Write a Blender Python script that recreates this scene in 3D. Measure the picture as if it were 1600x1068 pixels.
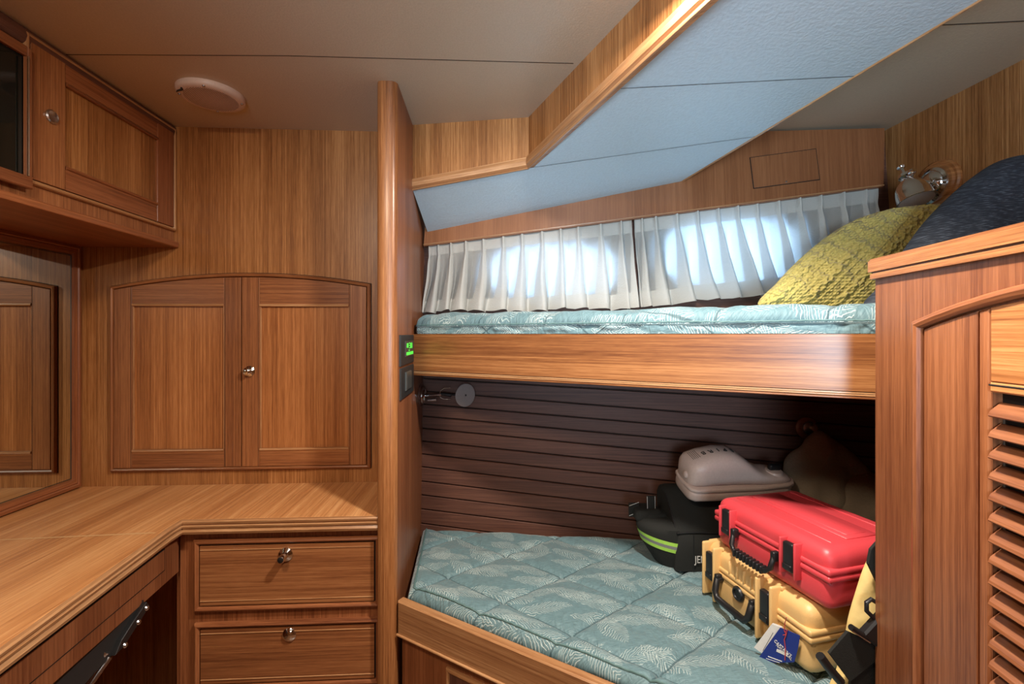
import bpy, bmesh, math, random
from mathutils import Vector, Matrix, noise
random.seed(7)
sc = bpy.context.scene
for o in list(bpy.data.objects): bpy.data.objects.remove(o)
C = sc.collection
# ---------------------------------------------------------------- camera, world, lights, exposure
F, HZ, YAW = 711.0, 522.0, math.radians(3.06)
CA, SA = math.cos(YAW), math.sin(YAW)
CAM = Vector((0, 0, 1.25))
cd = bpy.data.cameras.new('camera'); cam = bpy.data.objects.new('camera', cd); C.objects.link(cam)
cam.location = CAM; cam.rotation_euler = (math.pi/2, 0, -YAW)
cd.sensor_width = 36; cd.lens = F/1600*36; cd.shift_y = -(534-HZ)/1600; cd.clip_start = .02
sc.camera = cam
sc.view_settings.view_transform = 'Standard'; sc.view_settings.look = 'None'
sc.view_settings.gamma = 1; sc.view_settings.use_curve_mapping = False
sc.view_settings.exposure = 0.18
try:
    sc.cycles.use_denoising = True; sc.cycles.max_bounces = 10; sc.cycles.diffuse_bounces = 6
    sc.cycles.caustics_reflective = False; sc.cycles.caustics_refractive = False
    sc.cycles.sample_clamp_indirect = 4; sc.cycles.blur_glossy = 1
except Exception: pass
wd = bpy.data.worlds.new('world'); sc.world = wd; wd.use_nodes = True
wd.node_tree.nodes['Background'].inputs[0].default_value = (.62, .8, 1, 1)
wd.node_tree.nodes['Background'].inputs[1].default_value = 2.0

def area(name, loc, target, size, watts, color, sy=None, spread=math.pi):
    l = bpy.data.lights.new(name, 'AREA'); l.energy = watts; l.color = color
    l.shape = 'ELLIPSE' if sy else 'DISK'; l.size = size
    if sy: l.size_y = sy
    l.spread = spread
    o = bpy.data.objects.new(name, l); C.objects.link(o); o.location = loc
    o.rotation_euler = (Vector(target)-Vector(loc)).to_track_quat('-Z', 'Y').to_euler()
    return o
WARM = (1, .80, .60); NEUT = (1, .90, .80)
area('hatch_light', (.27, .58, 1.81), (.20, .62, 0), .08, 18.0, NEUT)
area('cabin_light', (-.42, .15, 1.84), (-.45, .5, 0), .22, 10.0, WARM)
area('rear_light', (-.1, -.9, 1.75), (-.3, 1.2, 1.3), .7, 4.0, NEUT)
area('added_cool_fill', (.0, -1.0, 1.22), (.45, .95, 1.80), .5, 6.0, (.62, .82, 1.0), spread=math.radians(62))  # added cool lamp that turns ceiling and liner bluer; no doorway is modelled

# ---------------------------------------------------------------- projection helpers (photo pixel + real plane -> point)
def Wc(X, Y, z=0.0): return Vector((X*CA+Y*SA, -X*SA+Y*CA, z))
def ray(u, v): return Wc((u-800)/F, 1, -(v-HZ)/F)
def onpl(u, v, p, n):
    d = ray(u, v); return CAM + d*((Vector(p)-CAM).dot(n)/d.dot(n))
def onz(u, v, z): return onpl(u, v, (0, 0, z), Vector((0, 0, 1)))
def dep(u, v, D): return CAM + ray(u, v)*D
Z = Vector((0, 0, 1))
class FR:
    def __init__(s, O, U, V=Z):
        s.O = Vector(O); s.U = Vector(U).normalized(); s.V = Vector(V).normalized()
        s.N = s.U.cross(s.V).normalized(); s.V = s.N.cross(s.U).normalized()
    def px(s, u, v):
        p = onpl(u, v, s.O, s.N)-s.O; return (p.dot(s.U), p.dot(s.V))
    def pts(s, L): return [s.px(*q) for q in L]
    def at(s, a, b, n=0.0): return s.O + s.U*a + s.V*b + s.N*n
    def off(s, n): return FR(s.O+s.N*n, s.U, s.V)

# ---------------------------------------------------------------- materials
def newmat(name):
    m = bpy.data.materials.new(name); m.use_nodes = True; nt = m.node_tree
    return m, nt, nt.nodes['Principled BSDF']
def N(nt, t, **k):
    n = nt.nodes.new(t)
    for a, b in k.items():
        if a[0] == 'i' and a[1:].isdigit(): n.inputs[int(a[1:])].default_value = b
        else: setattr(n, a, b)
    return n
def L(nt, a, b): nt.links.new(a, b)
def ramp(nt, fac, stops):
    r = N(nt, 'ShaderNodeValToRGB'); e = r.color_ramp.elements
    while len(e) < len(stops): e.new(.5)
    for q, (p, c) in zip(e, stops): q.position = p; q.color = (*c, 1)
    L(nt, fac, r.inputs[0]); return r
def plain(name, col, rough=.5, metal=0.0, bump=0.0, bscale=200, spec=.5, coat=0.0, emit=None):
    m, nt, b = newmat(name)
    b.inputs['Base Color'].default_value = (*col, 1); b.inputs['Roughness'].default_value = rough
    b.inputs['Metallic'].default_value = metal; b.inputs['Specular IOR Level'].default_value = spec
    b.inputs['Coat Weight'].default_value = coat
    if emit: b.inputs['Emission Color'].default_value = (*emit[0], 1); b.inputs['Emission Strength'].default_value = emit[1]
    tc = N(nt, 'ShaderNodeTexCoord')
    ns = N(nt, 'ShaderNodeTexNoise'); ns.inputs['Scale'].default_value = bscale
    L(nt, tc.outputs['Object'], ns.inputs['Vector'])
    if bump:
        bp = N(nt, 'ShaderNodeBump'); bp.inputs['Strength'].default_value = bump; bp.inputs['Distance'].default_value = .002
        L(nt, ns.outputs[0], bp.inputs['Height']); L(nt, bp.outputs[0], b.inputs['Normal'])
    if metal < .5:
        mx = N(nt, 'ShaderNodeMix', data_type='RGBA'); mx.inputs[6].default_value = (*[c*.88 for c in col], 1)
        mx.inputs[7].default_value = (*[min(1, c*1.08) for c in col], 1)
        L(nt, ns.outputs[0], mx.inputs[0]); L(nt, mx.outputs[2], b.inputs['Base Color'])
    return m
def wood(name, dark, mid, light, rough=.36, fine=1.0, coat=.12):
    m, nt, b = newmat(name)
    uv = N(nt, 'ShaderNodeUVMap')
    oi = N(nt, 'ShaderNodeObjectInfo')
    ad = N(nt, 'ShaderNodeVectorMath', operation='ADD'); cmb = N(nt, 'ShaderNodeCombineXYZ')
    mm = N(nt, 'ShaderNodeMath', operation='MULTIPLY', i1=7.0); L(nt, oi.outputs['Random'], mm.inputs[0]); L(nt, mm.outputs[0], cmb.inputs[1])
    L(nt, uv.outputs[0], ad.inputs[0]); L(nt, cmb.outputs[0], ad.inputs[1])
    def ns(sx, sy, sc_, det, rg=.55, dist=0.0):
        mp = N(nt, 'ShaderNodeMapping'); mp.inputs['Scale'].default_value = (sx, sy, 1); L(nt, ad.outputs[0], mp.inputs[0])
        n = N(nt, 'ShaderNodeTexNoise', noise_dimensions='2D'); n.inputs['Scale'].default_value = sc_; n.inputs['Detail'].default_value = det
        n.inputs['Roughness'].default_value = rg; n.inputs['Distortion'].default_value = dist; L(nt, mp.outputs[0], n.inputs['Vector']); return n
    broad = ns(.7, 16, 1.0, 2, .5, .2); med = ns(1.2, 170, 1.0, 4, .65, .15); fin = ns(12, 640, 1.0, 3, .75)
    a1 = N(nt, 'ShaderNodeMath', operation='MULTIPLY', i1=.26); L(nt, broad.outputs[0], a1.inputs[0])
    a2 = N(nt, 'ShaderNodeMath', operation='MULTIPLY_ADD', i1=.38); L(nt, med.outputs[0], a2.inputs[0]); L(nt, a1.outputs[0], a2.inputs[2])
    a3 = N(nt, 'ShaderNodeMath', operation='MULTIPLY_ADD', i1=.36*fine); L(nt, fin.outputs[0], a3.inputs[0]); L(nt, a2.outputs[0], a3.inputs[2])
    r = ramp(nt, a3.outputs[0], [(.36, dark), (.50, mid), (.63, light)])
    hs = N(nt, 'ShaderNodeHueSaturation'); L(nt, r.outputs[0], hs.inputs['Color'])
    mr = N(nt, 'ShaderNodeMapRange', i3=.92, i4=1.08); L(nt, oi.outputs['Random'], mr.inputs[0]); L(nt, mr.outputs[0], hs.inputs['Value'])
    L(nt, hs.outputs[0], b.inputs['Base Color'])
    b.inputs['Roughness'].default_value = rough; b.inputs['Coat Weight'].default_value = coat; b.inputs['Coat Roughness'].default_value = .2
    bp = N(nt, 'ShaderNodeBump'); bp.inputs['Strength'].default_value = .10; bp.inputs['Distance'].default_value = .0006
    L(nt, a3.outputs[0], bp.inputs['Height']); L(nt, bp.outputs[0], b.inputs['Normal'])
    return m
M = {}
M['teak'] = wood('teak_golden', (.15, .050, .013), (.33, .135, .040), (.54, .26, .095))
M['panel'] = wood('teak_panel', (.20, .064, .018), (.39, .150, .046), (.58, .26, .095))
M['top'] = wood('teak_top', (.38, .150, .050), (.60, .275, .100), (.78, .43, .185), rough=.34)
M['red'] = wood('teak_red', (.13, .038, .014), (.26, .088, .032), (.38, .145, .058))
M['board'] = wood('teak_board', (.14, .044, .014), (.29, .112, .036), (.46, .205, .075), coat=.15)
M['cab'] = wood('teak_cabinet', (.13, .038, .015), (.235, .082, .032), (.33, .125, .052))
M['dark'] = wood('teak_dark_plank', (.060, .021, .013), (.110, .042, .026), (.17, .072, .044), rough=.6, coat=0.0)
M['stile'] = wood('teak_stile', (.14, .046, .016), (.28, .104, .037), (.42, .180, .068))
M['pale'] = wood('pale_inlay', (.55, .33, .15), (.68, .43, .20), (.75, .5, .26))
M['ply'] = wood('smooth_teak_ply', (.20, .070, .025), (.27, .100, .038), (.34, .135, .054), coat=.05)
M['trim'] = wood('teak_trim', (.26, .11, .045), (.42, .21, .09), (.58, .33, .16), rough=.28, coat=.3)
M['groove'] = plain('shadow_gap', (.012, .007, .004), .8)
M['vinyl'] = plain('ceiling_vinyl', (.54, .44, .32), .34, bump=.25, bscale=260, spec=.4)
M['liner'] = plain('liner_vinyl_daylight_tint', (.52, .63, .70), .34, bump=.5, bscale=150, spec=.45)  # cool white vinyl, with the blue of window daylight put into its colour
M['white'] = plain('white_plastic', (.66, .53, .46), .4)
M['slot'] = plain('grille_slot', (.30, .22, .18), .6)
M['chrome'] = plain('chrome', (.75, .74, .72), .09, 1.0)
M['steel'] = plain('brushed_steel', (.55, .56, .58), .25, 1.0)
M['matt_disc'] = plain('painted_disc', (.30, .26, .25), .5)
M['black'] = plain('black_plastic', (.012, .012, .013), .38)
M['blackm'] = plain('black_matte', (.022, .022, .022), .6)
M['bagc'] = plain('black_canvas', (.011, .012, .010), .85, bump=.6, bscale=900)
M['hivis'] = plain('hi_vis_yellow', (.42, .75, .10), .5)
M['grey'] = plain('reflective_grey', (.22, .22, .22), .5)
M['red_p'] = plain('red_plastic', (.66, .062, .075), .36, bump=.15, bscale=900)
M['yel_p'] = plain('sand_yellow_plastic', (.78, .50, .20), .38, bump=.15, bscale=900)
M['epirb'] = plain('offwhite_plastic', (.62, .50, .45), .35)
M['jacket'] = plain('yellow_nylon', (.74, .55, .21), .6, bump=.5, bscale=60)
M['blue'] = plain('blue_card', (.012, .030, .22), .5)
M['paper'] = plain('white_card', (.75, .75, .72), .6)
M['ink'] = plain('dark_ink', (.02, .02, .02), .6)
M['wthread'] = plain('white_thread', (.65, .65, .62), .6)
M['string'] = plain('red_string', (.55, .06, .05), .6)
M['green'] = plain('green_display', (.05, .6, .05), .5, emit=((.12, .9, .08), .7))
M['lcd'] = plain('grey_screen', (.07, .075, .07), .3)
M['piping'] = plain('teal_piping', (.10, .19, .19), .7)
M['fleece'] = plain('tan_fleece', (.32, .25, .17), .95, bump=1.0, bscale=160)
M['floor'] = wood('teak_floor', (.10, .04, .02), (.20, .09, .04), (.28, .14, .07))
m, nt, b = newmat('mirror_glass'); b.inputs['Base Color'].default_value = (.76, .80, .74, 1); b.inputs['Metallic'].default_value = 1; b.inputs['Roughness'].default_value = .015; M['mirror'] = m
m, nt, b = newmat('dark_glass'); b.inputs['Base Color'].default_value = (.006, .008, .007, 1); b.inputs['Roughness'].default_value = .06; M['dglass'] = m
# window glass: thin, mostly clear
m, nt, b = newmat('window_glass'); out = nt.nodes['Material Output']; nt.nodes.remove(b)
tr = N(nt, 'ShaderNodeBsdfTransparent'); gl = N(nt, 'ShaderNodeBsdfGlossy'); gl.inputs['Roughness'].default_value = .05
mx = N(nt, 'ShaderNodeMixShader', i0=.06); L(nt, tr.outputs[0], mx.inputs[1]); L(nt, gl.outputs[0], mx.inputs[2]); L(nt, mx.outputs[0], out.inputs[0]); M['glass'] = m
# curtains: thin cloth, denser along hem and heading (double layers); UV v = 0 at hem .. 1 at heading
def curtain_mat():
    m, nt, b = newmat('sheer_curtain'); out = nt.nodes['Material Output']; nt.nodes.remove(b)
    uv = N(nt, 'ShaderNodeUVMap'); sp = N(nt, 'ShaderNodeSeparateXYZ'); L(nt, uv.outputs[0], sp.inputs[0])
    lo = N(nt, 'ShaderNodeMapRange', i1=.17, i2=.175, i3=0.0, i4=1.0); L(nt, sp.outputs[1], lo.inputs[0])
    hi = N(nt, 'ShaderNodeMapRange', i1=.845, i2=.85, i3=1.0, i4=0.35); L(nt, sp.outputs[1], hi.inputs[0])
    mu = N(nt, 'ShaderNodeMath', operation='MULTIPLY'); L(nt, lo.outputs[0], mu.inputs[0]); L(nt, hi.outputs[0], mu.inputs[1])
    pf = N(nt, 'ShaderNodeMath', operation='PINGPONG', i1=.5); L(nt, sp.outputs[0], pf.inputs[0])
    bw = N(nt, 'ShaderNodeMapRange', i3=.30, i4=.07); L(nt, sp.outputs[1], bw.inputs[0])
    dd = N(nt, 'ShaderNodeMath', operation='SUBTRACT'); L(nt, pf.outputs[0], dd.inputs[0]); L(nt, bw.outputs[0], dd.inputs[1])
    dm = N(nt, 'ShaderNodeMapRange', i1=-.02, i2=.03, i3=.10, i4=1.0); L(nt, dd.outputs[0], dm.inputs[0])
    m2 = N(nt, 'ShaderNodeMath', operation='MULTIPLY'); L(nt, mu.outputs[0], m2.inputs[0]); L(nt, dm.outputs[0], m2.inputs[1])
    fc = N(nt, 'ShaderNodeMapRange', i3=.07, i4=.46); L(nt, m2.outputs[0], fc.inputs[0])
    d = N(nt, 'ShaderNodeBsdfDiffuse'); d.inputs[0].default_value = (.56, .545, .50, 1)
    t = N(nt, 'ShaderNodeBsdfTranslucent'); t.inputs[0].default_value = (.72, .84, .95, 1)
    wv = N(nt, 'ShaderNodeTexWave', wave_type='BANDS'); wv.inputs['Scale'].default_value = 16; wv.inputs['Distortion'].default_value = 14; wv.inputs['Detail'].default_value = 2; wv.inputs['Detail Scale'].default_value = 2.2
    mp = N(nt, 'ShaderNodeMapping'); mp.inputs['Scale'].default_value = (.12, 1.2, 1); mp.inputs['Rotation'].default_value = (0, 0, .6); L(nt, uv.outputs[0], mp.inputs[0]); L(nt, mp.outputs[0], wv.inputs[0])
    bp = N(nt, 'ShaderNodeBump'); bp.inputs['Strength'].default_value = .35; bp.inputs['Distance'].default_value = .001; L(nt, wv.outputs[0], bp.inputs['Height'])
    L(nt, bp.outputs[0], d.inputs['Normal']); L(nt, bp.outputs[0], t.inputs['Normal'])
    mx = N(nt, 'ShaderNodeMixShader'); L(nt, fc.outputs[0], mx.inputs[0]); L(nt, d.outputs[0], mx.inputs[1]); L(nt, t.outputs[0], mx.inputs[2])
    L(nt, mx.outputs[0], out.inputs[0]); return m
M['curtain'] = curtain_mat()
# quilt cloth: teal with woven feather / leaf motif (UV in metres)
def quilt_mat():
    m, nt, b = newmat('leaf_quilt')
    uv = N(nt, 'ShaderNodeUVMap')
    ns0 = N(nt, 'ShaderNodeTexNoise', noise_dimensions='2D'); ns0.inputs['Scale'].default_value = 55; ns0.inputs['Detail'].default_value = 2; L(nt, uv.outputs[0], ns0.inputs['Vector'])
    wob = N(nt, 'ShaderNodeVectorMath', operation='MULTIPLY_ADD'); wob.inputs[1].default_value = (.010, .010, 0); L(nt, ns0.outputs['Color'], wob.inputs[0]); L(nt, uv.outputs[0], wob.inputs[2])
    lines = None
    for k, (scl, off, rot0) in enumerate([(8.2, 0.0, -.15), (7.4, 3.37, .35)]):
        mp = N(nt, 'ShaderNodeMapping'); mp.inputs['Location'].default_value = (off, off*1.7, 0); mp.inputs['Scale'].default_value = (1, 1.5, 1); mp.inputs['Rotation'].default_value = (0, 0, .3)
        L(nt, wob.outputs[0], mp.inputs[0])
        vo = N(nt, 'ShaderNodeTexVoronoi', voronoi_dimensions='2D'); vo.inputs['Scale'].default_value = scl; vo.inputs['Randomness'].default_value = .7; L(nt, mp.outputs[0], vo.inputs['Vector'])
        su = N(nt, 'ShaderNodeVectorMath', operation='SUBTRACT'); L(nt, mp.outputs[0], su.inputs[0]); L(nt, vo.outputs['Position'], su.inputs[1])
        sc_ = N(nt, 'ShaderNodeVectorMath', operation='SCALE'); sc_.inputs[3].default_value = 16.0; L(nt, su.outputs[0], sc_.inputs[0])
        cs = N(nt, 'ShaderNodeSeparateXYZ'); L(nt, vo.outputs['Color'], cs.inputs[0])
        an = N(nt, 'ShaderNodeMath', operation='MULTIPLY_ADD', i1=1.3, i2=rot0-.6); L(nt, cs.outputs[0], an.inputs[0])
        ro = N(nt, 'ShaderNodeVectorRotate', rotation_type='Z_AXIS'); L(nt, sc_.outputs[0], ro.inputs[0]); L(nt, an.outputs[0], ro.inputs[3])
        xy = N(nt, 'ShaderNodeSeparateXYZ'); L(nt, ro.outputs[0], xy.inputs[0])
        ay = N(nt, 'ShaderNodeMath', operation='ABSOLUTE'); L(nt, xy.outputs[1], ay.inputs[0])
        x2 = N(nt, 'ShaderNodeMath', operation='MULTIPLY'); L(nt, xy.outputs[0], x2.inputs[0]); L(nt, xy.outputs[0], x2.inputs[1])
        wd_ = N(nt, 'ShaderNodeMath', operation='MULTIPLY_ADD', i1=-.34, i2=.46); L(nt, x2.outputs[0], wd_.inputs[0])
        ins = N(nt, 'ShaderNodeMath', operation='LESS_THAN'); L(nt, ay.outputs[0], ins.inputs[0]); L(nt, wd_.outputs[0], ins.inputs[1])
        ph = N(nt, 'ShaderNodeMath', operation='MULTIPLY_ADD', i1=-1.25); L(nt, ay.outputs[0], ph.inputs[0]); L(nt, xy.outputs[0], ph.inputs[2])
        fr_ = N(nt, 'ShaderNodeMath', operation='MULTIPLY', i1=44.0); L(nt, ph.outputs[0], fr_.inputs[0])
        sn = N(nt, 'ShaderNodeMath', operation='SINE'); L(nt, fr_.outputs[0], sn.inputs[0])
        sr = N(nt, 'ShaderNodeMapRange', i1=.45, i2=1.0, i4=.85); L(nt, sn.outputs[0], sr.inputs[0])
        g = N(nt, 'ShaderNodeMath', operation='MULTIPLY'); L(nt, sr.outputs[0], g.inputs[0]); L(nt, ins.outputs[0], g.inputs[1])
        if lines is None: lines = g
        else:
            q = N(nt, 'ShaderNodeMath', operation='MAXIMUM'); L(nt, lines.outputs[0], q.inputs[0]); L(nt, g.outputs[0], q.inputs[1]); lines = q
    br = N(nt, 'ShaderNodeTexNoise', noise_dimensions='2D'); br.inputs['Scale'].default_value = 60; br.inputs['Detail'].default_value = 3
    mp2 = N(nt, 'ShaderNodeMapping'); mp2.inputs['Scale'].default_value = (1, 9, 1); L(nt, uv.outputs[0], mp2.inputs[0]); L(nt, mp2.outputs[0], br.inputs['Vector'])
    br3 = N(nt, 'ShaderNodeTexNoise', noise_dimensions='2D'); br3.inputs['Scale'].default_value = 26; L(nt, uv.outputs[0], br3.inputs['Vector'])
    brr = N(nt, 'ShaderNodeMapRange', i1=.30, i2=.45, i3=.6); L(nt, br3.outputs[0], brr.inputs[0])
    lf = N(nt, 'ShaderNodeMath', operation='MULTIPLY'); L(nt, lines.outputs[0], lf.inputs[0]); L(nt, brr.outputs[0], lf.inputs[1])
    base = ramp(nt, br.outputs[0], [(.3, (.088, .168, .192)), (.7, (.148, .258, .282))])
    mx = N(nt, 'ShaderNodeMix', data_type='RGBA'); mx.inputs[7].default_value = (.52, .62, .60, 1)
    L(nt, lf.outputs[0], mx.inputs[0]); L(nt, base.outputs[0], mx.inputs[6]); st = None
    for (dx, dy, off, sp_) in ((.5593, -.8290, -.5593*.18+.8290*.96, .180), (.6500, .7600, -.65*.18-.76*.96, .182)):
        dt = N(nt, 'ShaderNodeVectorMath', operation='DOT_PRODUCT'); dt.inputs[1].default_value = (dx, dy, 0); L(nt, uv.outputs[0], dt.inputs[0])
        a_ = N(nt, 'ShaderNodeMath', operation='ADD', i1=off); L(nt, dt.outputs['Value'], a_.inputs[0])
        p_ = N(nt, 'ShaderNodeMath', operation='PINGPONG', i1=sp_/2); L(nt, a_.outputs[0], p_.inputs[0])
        q_ = N(nt, 'ShaderNodeMapRange', i1=.0012, i2=.0026, i3=1.0, i4=0.0); L(nt, p_.outputs[0], q_.inputs[0])
        if st is None: st = q_
        else:
            z_ = N(nt, 'ShaderNodeMath', operation='MAXIMUM'); L(nt, st.outputs[0], z_.inputs[0]); L(nt, q_.outputs[0], z_.inputs[1]); st = z_
    sf = N(nt, 'ShaderNodeMath', operation='MULTIPLY', i1=.8); L(nt, st.outputs[0], sf.inputs[0])
    m3 = N(nt, 'ShaderNodeMix', data_type='RGBA'); m3.inputs[7].default_value = (.03, .075, .09, 1); L(nt, sf.outputs[0], m3.inputs[0]); L(nt, mx.outputs[2], m3.inputs[6])
    L(nt, m3.outputs[2], b.inputs['Base Color'])
    b.inputs['Roughness'].default_value = .62; b.inputs['Sheen Weight'].default_value = .25
    bp = N(nt, 'ShaderNodeBump'); bp.inputs['Strength'].default_value = .45; bp.inputs['Distance'].default_value = .0015
    L(nt, lf.outputs[0], bp.inputs['Height'])
    wr = N(nt, 'ShaderNodeTexNoise', noise_dimensions='2D'); wr.inputs['Scale'].default_value = 38; wr.inputs['Detail'].default_value = 3; wr.inputs['Distortion'].default_value = 1.2
    mp3 = N(nt, 'ShaderNodeMapping'); mp3.inputs['Scale'].default_value = (1.6, .7, 1); mp3.inputs['Rotation'].default_value = (0, 0, .5); L(nt, uv.outputs[0], mp3.inputs[0]); L(nt, mp3.outputs[0], wr.inputs['Vector'])
    bp2 = N(nt, 'ShaderNodeBump'); bp2.inputs['Strength'].default_value = .6; bp2.inputs['Distance'].default_value = .006
    L(nt, wr.outputs[0], bp2.inputs['Height']); L(nt, bp.outputs[0], bp2.inputs['Normal']); L(nt, bp2.outputs[0], b.inputs['Normal'])
    return m
M['quilt'] = quilt_mat()
def knit_mat():
    m, nt, b = newmat('mustard_knit')
    uv = N(nt, 'ShaderNodeUVMap')
    nz = N(nt, 'ShaderNodeTexNoise', noise_dimensions='2D'); nz.inputs['Scale'].default_value = 30; L(nt, uv.outputs[0], nz.inputs['Vector'])
    wob = N(nt, 'ShaderNodeVectorMath', operation='MULTIPLY_ADD'); wob.inputs[1].default_value = (.006, .006, 0); L(nt, nz.outputs['Color'], wob.inputs[0]); L(nt, uv.outputs[0], wob.inputs[2])
    rt = N(nt, 'ShaderNodeMapping'); rt.inputs['Rotation'].default_value = (0, 0, -.75); L(nt, wob.outputs[0], rt.inputs[0])
    st = N(nt, 'ShaderNodeMapping'); st.inputs['Scale'].default_value = (1, 1.8, 1); L(nt, rt.outputs[0], st.inputs[0])
    vo = N(nt, 'ShaderNodeTexVoronoi', voronoi_dimensions='2D', feature='SMOOTH_F1'); vo.inputs['Scale'].default_value = 105; vo.inputs['Randomness'].default_value = .35; L(nt, st.outputs[0], vo.inputs['Vector'])
    iv = N(nt, 'ShaderNodeMath', operation='SUBTRACT', i0=1.0); L(nt, vo.outputs['Distance'], iv.inputs[1])
    cb = N(nt, 'ShaderNodeTexWave', wave_type='BANDS', bands_direction='X'); cb.inputs['Scale'].default_value = 7.5; cb.inputs['Distortion'].default_value = 2.0; cb.inputs['Detail'].default_value = 1; cb.inputs['Detail Scale'].default_value = 6; L(nt, rt.outputs[0], cb.inputs[0])
    hh = N(nt, 'ShaderNodeMath', operation='MULTIPLY_ADD', i1=1.6); L(nt, cb.outputs[0], hh.inputs[0]); L(nt, iv.outputs[0], hh.inputs[2])
    bp = N(nt, 'ShaderNodeBump'); bp.inputs['Strength'].default_value = .9; bp.inputs['Distance'].default_value = .005; L(nt, hh.outputs[0], bp.inputs['Height']); L(nt, bp.outputs[0], b.inputs['Normal'])
    r = ramp(nt, iv.outputs[0], [(.20, (.30, .23, .05)), (.70, (.60, .50, .15))]); L(nt, r.outputs[0], b.inputs['Base Color'])
    b.inputs['Roughness'].default_value = .85; b.inputs['Sheen Weight'].default_value = .15
    return m
M['knit'] = knit_mat()
def denim_mat():
    m, nt, b = newmat('navy_weave')
    uv = N(nt, 'ShaderNodeUVMap'); mp = N(nt, 'ShaderNodeMapping'); mp.inputs['Rotation'].default_value = (0, 0, .25); mp.inputs['Scale'].default_value = (60, 900, 1); L(nt, uv.outputs[0], mp.inputs[0])
    nz = N(nt, 'ShaderNodeTexNoise', noise_dimensions='2D'); nz.inputs['Scale'].default_value = 1; nz.inputs['Detail'].default_value = 3; L(nt, mp.outputs[0], nz.inputs['Vector'])
    r = ramp(nt, nz.outputs[0], [(.42, (.012, .016, .024)), (.60, (.028, .036, .052)), (.72, (.13, .15, .18))]); L(nt, r.outputs[0], b.inputs['Base Color'])
    b.inputs['Roughness'].default_value = .8
    bp = N(nt, 'ShaderNodeBump'); bp.inputs['Strength'].default_value = .3; bp.inputs['Distance'].default_value = .001; L(nt, nz.outputs[0], bp.inputs['Height']); L(nt, bp.outputs[0], b.inputs['Normal'])
    return m
M['denim'] = denim_mat()

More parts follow.
